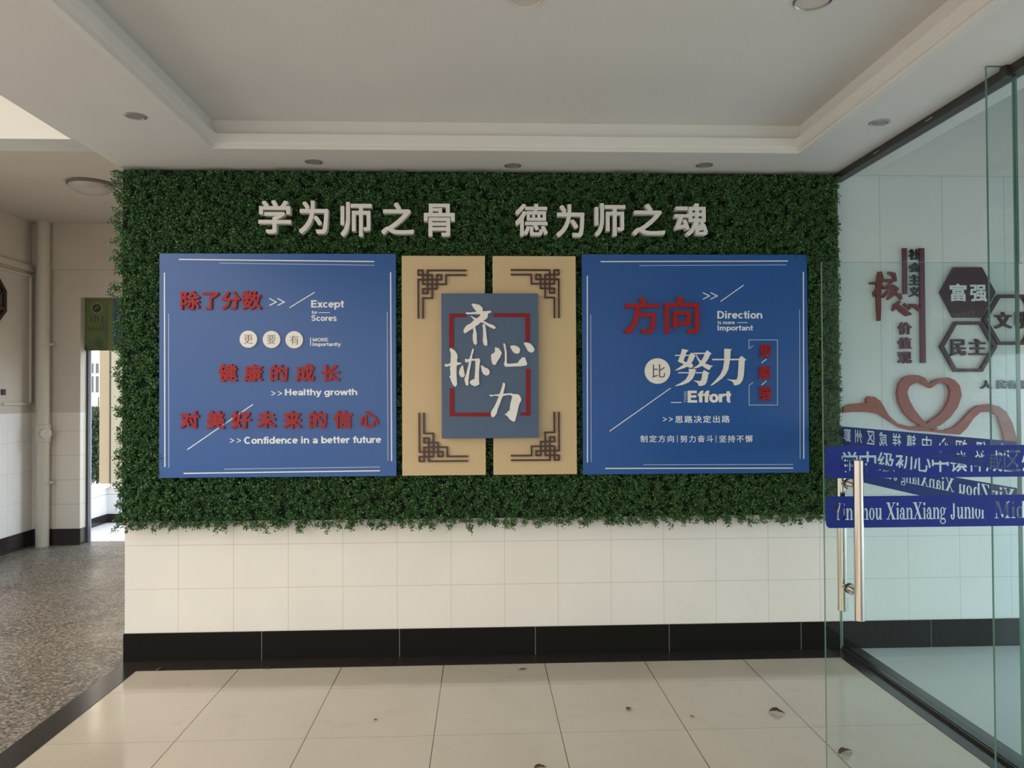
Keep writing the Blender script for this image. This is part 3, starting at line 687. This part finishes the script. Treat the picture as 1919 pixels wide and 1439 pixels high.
# ------------------------------------------------------------------ tan boards with lattice corners
ORN = ['h0,0,1', 'h0,2,10.3', 'h1,0,3', 'h1,4,5', 'h1,6,10.3', 'h2,0,5', 'h3,1,6', 'h4,1,4', 'h5,1,2', 'h6,1,3']
def ornament(c, sx, sz, parent):
    p = at(*c, y=YF-.008); g = .0277; t = .0048; mb = MB(); sh = []
    for e in ORN:
        k, a, b = e[1:].split(',')
        k, a, b = float(k)*g, float(a)*g-t, float(b)*g+t
        for x0, x1, z0, z1 in ((a, b, k-t, k+t), (k-t, k+t, a, b)):
            sh.append(loops_segs([(p.x+sx*x, p.z-sz*z) for x, z in ((x0, z0), (x1, z0), (x1, z1), (x0, z1))]))
    vs, fs = planar(sh); solid(mb, vs, fs, flatY, YF-.014, YF-.005)
    for k in ((1, 1), (4.9, 2), (2, 4.9), (9, 0), (0, 9)):
        mb.tube((p.x+sx*k[0]*g, YF, p.z-sz*k[1]*g), (p.x+sx*k[0]*g, YF-.006, p.z-sz*k[1]*g), .004, n=8)
    mb.build('corner_ornament', MAROON, parent)
tl = thing('ornament_board', 'tan upright board with maroon lattice corners, left half of the centre pair', 'board', (-.225, -.1, 1.121), 'tan boards behind the centre plaque')
board('panel', TAN, -.475, .025, 1.121, 2.441, tl)
ornament((783.6, 506.7), 1, 1, tl); ornament((785.9, 864.3), 1, -1, tl)
tr = thing('ornament_board', 'tan upright board with maroon lattice corners, right half of the centre pair', 'board', (.323, -.1, 1.121), 'tan boards behind the centre plaque')
board('panel', TAN, .071, .575, 1.121, 2.441, tr)
ornament((1046.9, 506.2), -1, 1, tr); ornament((1047.6, 861.7), -1, -1, tr)
# ------------------------------------------------------------------ centre plaque with brush characters
YC = -.185
cb = thing('centre_plaque', 'slate blue plaque with red frame and white brush characters in front of tan boards', 'plaque', (.053, -.16, 1.345))
board('panel', BLUEC, -.236, .341, 1.345, 2.207, cb, YC, .055)
def bar_px(mb, u0, v0, u1, v1, y0, y1):
    a = at(u0, v1, y=y1); b = at(u1, v0, y=y1); mb.box(a.x, b.x, y1, y0, a.z, b.z)
for lp in ([(841.7, 587.4), (874, 587.4), (874, 594), (850.2, 594), (850.2, 651), (841.7, 651)], [(924.5, 587), (992.8, 587), (992.8, 640), (984.6, 640), (984.6, 593.8), (924.5, 593.8)],
           [(842.7, 727), (851, 727), (851, 773.2), (919.5, 773.2), (919.5, 780), (842.7, 780)], [(985.8, 691), (993.8, 691), (993.8, 778.8), (975.5, 778.8), (975.5, 773), (985.8, 773)]):
    traced('red_frame', [lp], 0, 0, 1, YC, REDB, cb, .006)
QI = [[(375,150),(430,140),(540,160),(625,185),(715,275),(705,370),(830,365),(940,352),(975,385),(930,425),(870,430),(870,520),(835,590),(760,640),(730,655),(800,690),(920,750),(1030,785),(1105,850),(1065,905),(960,865),(860,810),(790,760),(720,715),(655,700),(580,770),(490,825),(500,900),(535,1050),(535,1200),(545,1330),(500,1385),(440,1330),(415,1220),(415,1080),(435,980),(420,880),(300,960),(190,1035),(140,1000),(140,930),(190,840),(260,770),(330,750),(440,650),(450,610),(390,560),(350,510),(380,515),(450,555),(530,585),(610,530),(650,460),(430,455),(250,460),(200,440),(215,405),(350,405),(530,385),(500,340),(430,260)],
      [(705,760),(775,755),(800,850),(820,1000),(830,1150),(850,1250),(850,1395),(800,1400),(745,1370),(715,1260),(725,1100),(725,900)]]
XIN = [[(345,360),(385,395),(440,395),(500,480),(548,560),(500,690),(410,830),(340,950),(280,970),(225,920),(195,800),(185,640),(220,590),(290,560),(320,500),(310,400)],
       [(625,230),(670,290),(690,430),(712,550),(715,800),(715,900),(760,930),(950,915),(1080,900),(1150,800),(1230,715),(1320,705),(1360,790),(1370,840),(1405,910),(1380,980),(1200,1010),(950,1020),(680,1030),(640,990),(615,920),(645,860),(655,700),(645,500),(615,330),(598,250)],
       [(845,325),(950,305),(1060,335),(1150,400),(1170,470),(1130,570),(1060,590),(960,560),(890,470),(830,350)], [(1295,215),(1400,210),(1510,250),(1600,340),(1655,440),(1620,520),(1540,555),(1430,500),(1370,380),(1300,260)]]
XIE = [[(280,150),(310,110),(350,135),(430,180),(500,280),(525,370),(500,470),(510,530),(560,550),(620,550),(635,575),(600,600),(500,630),(490,700),(490,950),(500,1100),(505,1200),(460,1280),(400,1240),(340,1140),(300,1010),(275,970),(310,930),(300,780),(290,720),(310,640),(240,660),(160,675),(125,630),(165,580),(210,605),(310,560),(315,400),(320,280)],
       [(665,625),(690,650),(700,740),(720,830),(740,930),(690,990),(620,980),(570,910),(560,830),(600,710)],
       [(975,125),(1010,145),(990,240),(960,340),(945,435),(1050,440),(1070,425),(1180,430),(1195,490),(1175,650),(1160,850),(1160,1020),(1170,1200),(1120,1230),(1040,1260),(940,1220),(885,1160),(890,1110),(960,1060),(1025,1045),(1035,950),(1050,750),(1055,500),(1020,490),(940,490),(920,600),(880,800),(860,950),(845,1100),(850,1200),(810,1250),(770,1220),(735,1110),(725,1030),(770,920),(810,760),(850,600),(860,520),(790,545),(745,530),(740,430),(800,450),(870,440),(910,330),(950,180)],
       [(1215,640),(1250,630),(1330,690),(1430,730),(1490,820),(1460,910),(1380,940),(1300,900),(1250,820),(1230,720)]]
LIB = [[(560,120),(600,130),(625,170),(600,300),(575,400),(560,470),(700,460),(820,450),(870,480),(1030,485),(1100,550),(1140,660),(1070,800),(1040,900),(1010,1050),(970,1200),(940,1330),(880,1360),(760,1280),(710,1200),(660,1160),(605,1125),(680,1080),(720,1020),(765,1000),(780,850),(800,740),(840,600),(850,560),(800,510),(700,510),(560,540),(520,600),(450,800),(380,970),(350,1100),(290,1180),(240,1225),(180,1180),(165,1090),(200,1000),(280,880),(360,700),(420,545),(300,530),(160,560),(115,490),(200,510),(340,490),(440,485),(480,380),(530,230),(545,140)]]
for ls, o_, ch in ((QI, (860, 560, 15.99), '齐'), (XIN, (910, 630, 17.99), '心'), (XIE, (825, 645, 15.99), '协'), (LIB, (910, 710, 16.93), '力')):
    traced('brush_character', ls, *o_, YC, WHITE, cb, .014)['label'] = 'white brush character '+ch
# ------------------------------------------------------------------ signs on the wall behind the glass
YW = -.001
def brush(name, strokes, ox, oy, sc, m, depth):
    loops = []
    for st in strokes:
        L_, R_ = [], []
        for i, (x, y, w_) in enumerate(st):
            a = st[max(i-1, 0)]; b = st[min(i+1, len(st)-1)]
            d = Vector((b[0]-a[0], b[1]-a[1])).normalized(); n_ = Vector((-d.y, d.x))*w_*.6
            e = d*w_*.35*(-1 if i == 0 else 1 if i == len(st)-1 else 0)
            L_.append((x+n_.x*(.6 if e.length else 1)+e.x, y+n_.y*(.6 if e.length else 1)+e.y)); R_.append((x-n_.x*(.6 if e.length else 1)+e.x, y-n_.y*(.6 if e.length else 1)+e.y))
        loops.append(L_+R_[::-1])
    return traced(name, loops, ox, oy, sc, YW, m, None, depth)
HE = [[(330,150,100),(335,250,120),(300,450,110),(290,700,90),(300,1000,85),(300,1290,90)], [(100,400,60),(200,395,60),(420,320,70)], [(290,500,80),(190,640,60),(195,710,40)], [(340,420,70),(400,500,60)],
      [(560,150,80),(660,180,90),(715,300,50)], [(420,330,80),(650,330,70),(730,335,30)], [(600,380,70),(450,520,80),(650,480,90),(760,540,70)], [(660,520,90),(540,610,80),(400,730,50)], [(720,600,70),(620,690,70),(530,780,60)], [(690,640,60),(820,700,80),(845,780,60)]]
XB = [[(800,850,70),(700,960,90),(650,1060,50)], [(740,930,80),(860,1040,110),(990,1150,110),(1085,1160,40)], [(940,920,70),(1050,1010,80)], [(1080,930,60),(1200,960,90),(1300,1060,60)]]
tag(brush('brush_character', HE, 1625, 500, 13.08, PAINTR, .02), 'large dark red brush character 核 on the wall behind the glass', 'letter')
tag(brush('brush_character', XB, 1625, 500, 13.08, PAINTR, .02), 'smaller red brush character 心 on the wall, below right of the larger one', 'letter')
for ch, v0, v1, ds in (('社', 466.5, 486.5, 'topmost of its column'), ('会', 491.7, 510, 'second from top'), ('主', 514, 534, 'third from top'), ('义', 537, 556, 'fourth from top')):
    tag(text('wall_character', ch, (1705, v0, 1725, v1), YW, PAINTK, depth=.015, off=.022), f'small black character {ch} between two vertical bars, {ds}', 'letter', 'black characters between the bars')
for ch, v0, v1, ds in (('价', 603.7, 627, 'uppermost'), ('值', 632, 654, 'middle'), ('观', 659, 681, 'lowest')):
    tag(text('wall_character', ch, (1684, v0, 1709, v1), YW, PAINTP, depth=.015, off=.022), f'plum red character {ch} on the wall behind the glass, {ds} of three', 'letter', 'plum characters')
for u0, u1, v0, v1, ds in ((1694, 1699.8, 464.8, 550.7, 'short vertical red bar left of the small black characters'), (1726.8, 1732.6, 464.8, 680, 'long vertical red bar right of the small black characters')):
    mb = MB(); bar_px(mb, u0, v0, u1, v1, YW, YW-.02); tag(mb.build('sign_bar', PAINTP), ds, 'sign bar', 'vertical bars of the wall title')
def hexpts(cx, cy, rx, ry, hx): return [(cx-hx, cy-ry), (cx+hx, cy-ry), (cx+rx, cy), (cx+hx, cy+ry), (cx-hx, cy+ry), (cx-rx, cy)]
def hexagon(lab, chars, cx, cy, rx, ry, hx, filled):
    p = at(1740+cx/5.33, 480+cy/5.33, y=YW)
    t = thing('hexagon_sign', lab, 'sign', (p.x, YW, p.z), 'hexagon value signs')
    if filled: traced('panel', [hexpts(cx, cy, rx, ry, hx)], 1740, 480, 5.33, YW, PLUM, t, .025)
    else:
        traced('frame', [hexpts(cx, cy, rx, ry, hx), hexpts(cx, cy, rx-40, ry-32, hx-17)], 1740, 480, 5.33, YW, PLUME, t, .025, holes=True)
    for ch, b in chars:
        text('raised_character', ch, (1740+b[0]/5.33, 480+b[1]/5.33, 1740+b[2]/5.33, 480+b[3]/5.33), YW-(.025 if filled else .0), HBACK if filled else PLUM, t, .006 if filled else .015, .022)
hexagon('solid dark plum hexagon sign with white characters 富强 behind the glass', (('富', (217, 275, 380, 450)), ('强', (420, 285, 582, 452))), 398, 361, 274, 251, 138, True)
hexagon('hollow plum hexagon sign reading 民主 below the solid one', (('民', (225, 830, 378, 995)), ('主', (410, 825, 582, 988))), 405, 903, 285, 252, 138, False)
hexagon('hollow plum hexagon sign reading 文明 at the right picture edge', (('文', (672, 555, 835, 722)), ('明', (878, 555, 1045, 722))), 833, 634, 285, 251, 130, False)
for i, (ch, u0, u1, ds) in enumerate((('人', 1839, 1860, 'first'), ('民', 1869, 1887, 'second'), ('有', 1889, 1908, 'third'), ('信', 1910, 1929, 'fourth'))):
    tag(text('wall_character', ch, (u0, 712.6, u1, 728.6), YW, PAINTK, depth=.012, off=.022), f'small black character {ch}, {ds} in the row beside the heart', 'letter', 'row of black characters by the heart')
HO = [(950,165),(900,100),(830,70),(760,70),(690,95),(640,150),(620,250),(635,350),(690,460),(780,550),(870,600),(960,622),(1060,590),(1160,510),(1240,400),(1280,280),(1260,180),(1210,120),(1140,95),(1060,105),(990,135)]
HI = [(965,205),(1030,160),(1090,145),(1140,170),(1165,230),(1150,330),(1110,410),(1040,490),(920,570),(860,510),(790,420),(740,330),(718,250),(740,190),(790,155),(860,150),(920,180)]
RL = [(60,402),(140,372),(300,355),(293,320),(320,288),(380,295),(440,335),(480,400),(530,490),(620,570),(760,605),(900,590),(1000,590),(1040,620),(920,652),(760,640),(640,610),(520,530),(420,470),(300,450),(150,450),(60,460)]
RR = [(960,625),(1100,642),(1200,610),(1280,540),(1380,430),(1450,385),(1560,370),(1660,390),(1740,450),(1800,560),(1840,700),(1860,790),(1730,790),(1700,640),(1650,490),(1580,445),(1470,455),(1400,520),(1330,620),(1260,685),(1100,672),(960,652)]
hr = thing('heart_ribbon', 'red heart shaped ribbon ornament on the wall behind the glass', 'wall ornament', at(1740, 750, y=YW))
traced('heart', [HO, HI], 1570, 690, 5.5, YW, HEART, hr, .03, holes=True)
traced('ribbon_tail', [RL], 1570, 690, 5.5, YW, HEART, hr, .022)
traced('ribbon_tail', [RR], 1570, 690, 5.5, YW, HEART, hr, .022)
# ------------------------------------------------------------------ glass partition, fin and open door
def pane(name, x0, x1, y0, y1, z0, z1, parent, axis):
    mb = MB().box(x0, x1, y0, y1, z0, z1)
    mb.m = [{'x': (1, 1, 1, 0, 1, 0), 'y': (1, 1, 0, 1, 0, 1)}[axis][i] for i in range(6)]
    return mb.build(name, [GLASS, GEDGE], parent)
YFIN = -1.6
wp = thing('window_1', kind='structure', loc=(XR, 0, 0))
pane('glass_pane', XR-.006, XR+.006, YFIN-.004, -.004, .018, 2.937, wp, 'x')
fin = pane('glass_fin', XR-.122, XR-.007, YFIN-.006, YFIN+.006, .0, 2.976, wp, 'y')
bx('fin_bracket', DARKM, XR-.05, XR-.005, YFIN-.02, YFIN+.02, 2.93, 2.975, wp)
for y, z in ((-.55, 2.952), (-1.05, 2.955)): bx('clip', CHROME, XR-.034, XR-.029, y-.03, y+.03, z-.003, z+.003, wp)
pane('transom_glass', XR-.006, XR+.006, -5.2, YFIN-.008, 2.14, 2.937, wp, 'x')
# serif letters (unit cap height), as loops
def ell(cx, cy, rx, ry, a0=0, a1=360, n=24): return [(cx+rx*math.cos(math.radians(a0+(a1-a0)*i/n)), cy+ry*math.sin(math.radians(a0+(a1-a0)*i/n))) for i in range(n+(a1-a0 < 360))]
def rc(x0, y0, x1, y1): return [(x0, y0), (x1, y0), (x1, y1), (x0, y1)]
SW, TH, XH = .16, .045, .68
def ring(cx, cy, rx, ry, t=SW*.95, k=.045): return ('ring', ell(cx, cy, rx, ry), ell(cx, cy, rx-t, ry-k))
def stem(x, y0, y1, foot=True, head='l'):
    r = [rc(x, y0, x+SW, y1)]
    if foot: r.append(rc(x-.07, y0, x+SW+.07, y0+TH))
    if head == 'l': r.append([(x-.07, y1-.05), (x, y1-.05), (x+SW, y1), (x, y1)])
    if head == 'b': r.append(rc(x-.07, y1-TH, x+SW+.07, y1))
    return r
def arch(x, w_):   # shoulder from a stem's right side
    o = ell(x+w_/2, XH-.26, w_/2, .27, 180, 0, 14); i = ell(x+w_/2-SW/2+.02, XH-.30, max(w_/2-SW/2-.02, .03), .24, 0, 180, 14)
    return [o+i]
def loopd(x): return x
SER = {
 'i': (.30, stem(.07, 0, XH)+[ell(.15, .90, .095, .095)]), 'n': (.66, stem(.07, 0, XH)+arch(.20, .40)+stem(.44, 0, XH-.24, True, '')), 'h': (.66, stem(.07, 0, 1)+arch(.20, .40)+stem(.44, 0, XH-.24, True, '')),
 'o': (.56, [ring(.28, XH/2, .26, XH/2+.02)]), 'u': (.66, [rc(.07, .16, .07+SW, XH), rc(0, XH-TH, .07+SW, XH), rc(.42, 0, .42+SW, XH), rc(.34, XH-TH, .58, XH), rc(.42, 0, .65, TH), ell(.25, .22, .18, .24, 180, 360, 14)+ell(.29, .25, .07, .18, 360, 180, 14)]),
 'a': (.56, [rc(.30, .1, .30+SW, .50), ell(.26, XH-.22, .20, .24, 0, 160, 14)+ell(.25, XH-.24, .06, .19, 160, 0, 14), ring(.21, .18, .21, .20, .13, .05), ell(.49, .11, .19, .13, 180, 300, 8)+[(.54, .06)], ell(.12, XH-.19, .075, .08)]),
 'g': (.58, [ring(.25, XH-.22, .24, .24, .14, .045), ring(.27, -.13, .28, .17, .10, .05), [(.10, XH-.42), (.20, XH-.42), (.16, .06), (.44, .06), (.50, -.06), (.12, -.02), (.03, .08)], [(.40, XH-.1), (.60, XH), (.60, XH-.10), (.46, XH-.12)]]),
 'r': (.50, stem(.07, 0, XH)+[ell(.36, XH-.24, .17, .25, 170, 50, 10)+ell(.34, XH-.30, .10, .20, 50, 170, 10), ell(.42, XH-.10, .085, .085)]), 'd': (.66, stem(.40, 0, 1, False)+[rc(.40, 0, .63, TH), ring(.27, XH/2, .26, XH/2+.02)]),
 'l': (.30, stem(.07, 0, 1)), 'e': (.52, [ell(.27, XH/2, .26, XH/2+.02, 0, 320, 22)+ell(.29, XH/2, .125, XH/2-.04, 320, 0, 22), rc(.12, XH/2-.02, .52, XH/2+.03)]),
 'c': (.52, [ell(.27, XH/2, .26, XH/2+.02, 50, 320, 22)+ell(.30, XH/2, .13, XH/2-.04, 320, 50, 22), ell(.40, XH-.13, .085, .085)]),
 'Y': (.84, [[(.04, 1), (.24, 1), (.50, .48), (.34, .40)], [(.66, 1), (.74, 1), (.50, .42), (.44, .48)], rc(.34, 0, .34+SW, .48), rc(.24, 0, .60, TH), rc(-.02, 1-TH, .34, 1), rc(.56, 1-TH, .84, 1)]),
 'Z': (.74, [rc(.05, 1-TH, .68, 1), [(.48, 1-TH), (.68, 1-TH), (.24, TH), (.03, TH)], rc(.03, 0, .70, TH), [(.05, 1), (.05, .74), (.09, .74), (.20, 1)], [(.70, 0), (.70, .28), (.66, .28), (.54, 0)]]),
 'X': (.88, [[(.05, 1), (.27, 1), (.80, 0), (.58, 0)], [(.68, 1), (.76, 1), (.16, 0), (.08, 0)], rc(-.02, 1-TH, .36, 1), rc(.56, 1-TH, .86, 1), rc(-.02, 0, .28, TH), rc(.50, 0, .88, TH)]),
 'J': (.58, [rc(.26, .15, .26+SW, 1), rc(.16, 1-TH, .56, 1), ell(.22, .16, .20, .21, 180, 360, 12)+ell(.20, .17, .08, .15, 360, 180, 12), ell(.10, .17, .09, .09)]),
 'M': (1.08, [rc(.10, 0, .15, 1), [(.07, 1), (.30, 1), (.58, .22), (.50, .04)], [(.50, .04), (.56, .04), (.84, .88), (.78, .96)], rc(.78, 0, .78+SW, 1), rc(0, 0, .26, TH), rc(.68, 0, 1.04, TH), rc(0, 1-TH, .2, 1), rc(.80, 1-TH, 1.04, 1)]),
 'S': (.60, [ell(.28, .74, .24, .27, 40, 270, 14)+ell(.30, .70, .08, .17, 270, 40, 14), ell(.28, .26, .26, .28, 90, -140, 16)+ell(.26, .26, .10, .20, -140, 90, 16)]), ' ': (.34, [])}
def serif_shapes(words, x0, x1, z0, cap, flip=1):
    """shapes for a serif text stretched between x0 and x1, baseline z0"""
    W_ = sum(SER[c_][0]+.035 for c_ in words); k = (x1-x0)/W_; out = []; x = x0
    for c_ in words:
        for l in SER[c_][1]:
            ls = l[1:] if l[0] == 'ring' else [l]
            out.append(loops_segs(*[[(x+p[0]*k, z0+p[1]*cap) for p in q] for q in ls]))
        x += (SER[c_][0]+.035)*k
    return out
def char_shapes(body, off, boxes):
    out = []
    for ch, b in zip(body, boxes):
        vs, fs = heavy(ch, off); use = sorted({i for f in fs for i in f}); ix = {v: i for i, v in enumerate(use)}
        vs = [vs[i] for i in use]; fs = [[ix[i] for i in f] for f in fs]; vs = fit(vs, (b[0], b[1]), (b[2], b[3]))
        out.append(np.array([(vs[i], vs[j]) for i, j in outline(fs)]))
    return out
def rrect(x0, x1, z0, z1, r=.018):
    o = []
    for cx, cz, a in ((x1-r, z0+r, -90), (x1-r, z1-r, 0), (x0+r, z1-r, 90), (x0+r, z0+r, 180)):
        o += [(cx+r*math.cos(math.radians(a+90*i/5)), cz+r*math.sin(math.radians(a+90*i/5))) for i in range(6)]
    return o
def film(name, rect, shapes, fmap, d0, d1, parent):
    vs, fs = planar(shapes, loops_segs(rect))
    return solid(MB(), vs, fs, fmap, d0, d1).build(name, FILM, parent)
CN = '鄞州区咸祥镇中心初级中学'
# the fixed pane: lettering reads from outside, first character beside the wall
mapx = lambda s_, z_, d: (XR-.0065-d, s_, z_)
pit = .138
bxs = [(-.123-pit*i-.042, 1.305, -.123-pit*i+.042, 1.383) for i in range(11)]
film('blue_film_band', rrect(-1.592, -.012, 1.268, 1.395, .004), char_shapes(CN[:11], .012, bxs), mapx, 0, .0006, wp)
film('blue_film_band', rrect(-1.592, -.012, 1.075, 1.20, .004), serif_shapes('YinZhou XianXiang Junior Middle', -1.575, -.06, 1.128, .064), mapx, 0, .0006, wp)
# door leaf standing open into the room
YD, DXA = -1.78, 1.333
door = thing('door_1', kind='structure', loc=(XR, YD, 0))
pane('glass_leaf', DXA, XR-.012, YD-.006, YD+.006, .008, 2.115, door, 'y')
pit = .0725; xs0 = at(1590.5, 865, y=YD).x
bxs = [(xs0+pit*i-.034, 1.291, xs0+pit*i+.034, 1.374) for i in range(12)]
mapy = lambda s_, z_, d: (s_, YD-.0065-d, z_)
film('blue_film_band', rrect(DXA+.004, XR-.016, 1.27, 1.395), char_shapes(CN[::-1], .012, bxs), mapy, 0, .0006, door)
sj = serif_shapes('YinZhou XianXiang Junior', 1.366, 1.980, 1.108, .066)+serif_shapes('Middle', 2.012, 2.235, 1.108, .066)
film('blue_film_band', rrect(DXA+.004, XR-.016, 1.077, 1.20), sj, mapy, 0, .0006, door)
hx = 1.436
for s_, z0, z1 in ((-1, .736, 1.346), (1, .736, 1.346)):
    yb = YD+s_*.068
    h_ = MB().tube((hx, yb, z0), (hx, yb, z1), .0185, n=28).build('handle_bar', STEEL, door, smooth=True, bevel=.0015)
    for z in (.838, 1.246):
        MB().tube((hx-.0, YD+s_*.006, z), (hx, YD+s_*.052, z), .0095, n=16).build('standoff', STEEL, h_, smooth=True)
        MB().tube((hx-.0, YD+s_*.006, z), (hx, YD+s_*.013, z), .021, n=24).build('rosette', CHROME, h_, smooth=True)
for z in (.06, 2.06): bx('hinge_patch', CHROME, XR-.09, XR-.014, YD-.014, YD+.014, z-.05, z+.05, door, bevel=.003)
# ------------------------------------------------------------------ dry leaves on the floor
def leaf_litter(u, v, l, wd, rot, m, lab, curl=.4):
    p = at(u, v, z=0.003); mb = MB(); n = 7; vs = []
    ca, sa = math.cos(rot), math.sin(rot)
    for i in range(n):
        t = i/(n-1); hw = wd/2*math.sin(math.pi*min(t*.92+.06, 1))**.8; zz = curl*l*.35*(math.sin(t*3.1)*.5+.1*math.sin(t*17))
        for s_ in (-1, 0, 1):
            x, y = (t-.5)*l, s_*hw; z = zz+abs(s_)*hw*curl*(.8+.4*math.sin(5*t+s_))
            vs.append((p.x+x*ca-y*sa, p.y+x*sa+y*ca, .003+max(z, 0)))
    fs = [(i*3+k, i*3+k+1, i*3+k+4, i*3+k+3) for i in range(n-1) for k in (0, 1)]
    mb.add(vs, fs); o = mb.build('dry_leaf', m, smooth=True)
    d = o.modifiers.new('thick', 'SOLIDIFY'); d.thickness = .0012
    return tag(o, lab, 'leaf', 'dry leaves on the floor')
leaf_litter(980, 1254, .045, .016, .2, LEAFD, 'thin dry leaf near the black border below the centre boards')
leaf_litter(1178, 1328, .034, .026, .9, LEAFR, 'small reddish leaf on the floor tiles below the right board')
leaf_litter(1456, 1335, .075, .035, -.5, LEAFD, 'curled grey-brown leaf on the floor left of the glass door', .7)
leaf_litter(1584, 1410, .075, .035, .3, mat('purple_leaf', (.11, .05, .045), .7), 'purplish dry leaf on the floor behind the glass door', .6)
leaf_litter(704, 1348, .016, .012, .4, LEAFD, 'tiny dark leaf crumb on the floor in front of the left board')
leaf_litter(1012, 1438, .05, .03, .1, LEAFD, 'brown leaf at the bottom edge of the picture')
leaf_litter(1297, 1342, .026, .008, -.6, LEAFD, 'thin dark leaf stalk on the floor, left of the curled grey-brown leaf')
leaf_litter(502, 1252, .04, .014, .5, LEAFD, 'thin brown leaf on the black floor border below the left board')
leaf_litter(300, 1254, .05, .02, 1.0, LEAFD, 'brown leaf at the corner of the black floor border, far left')
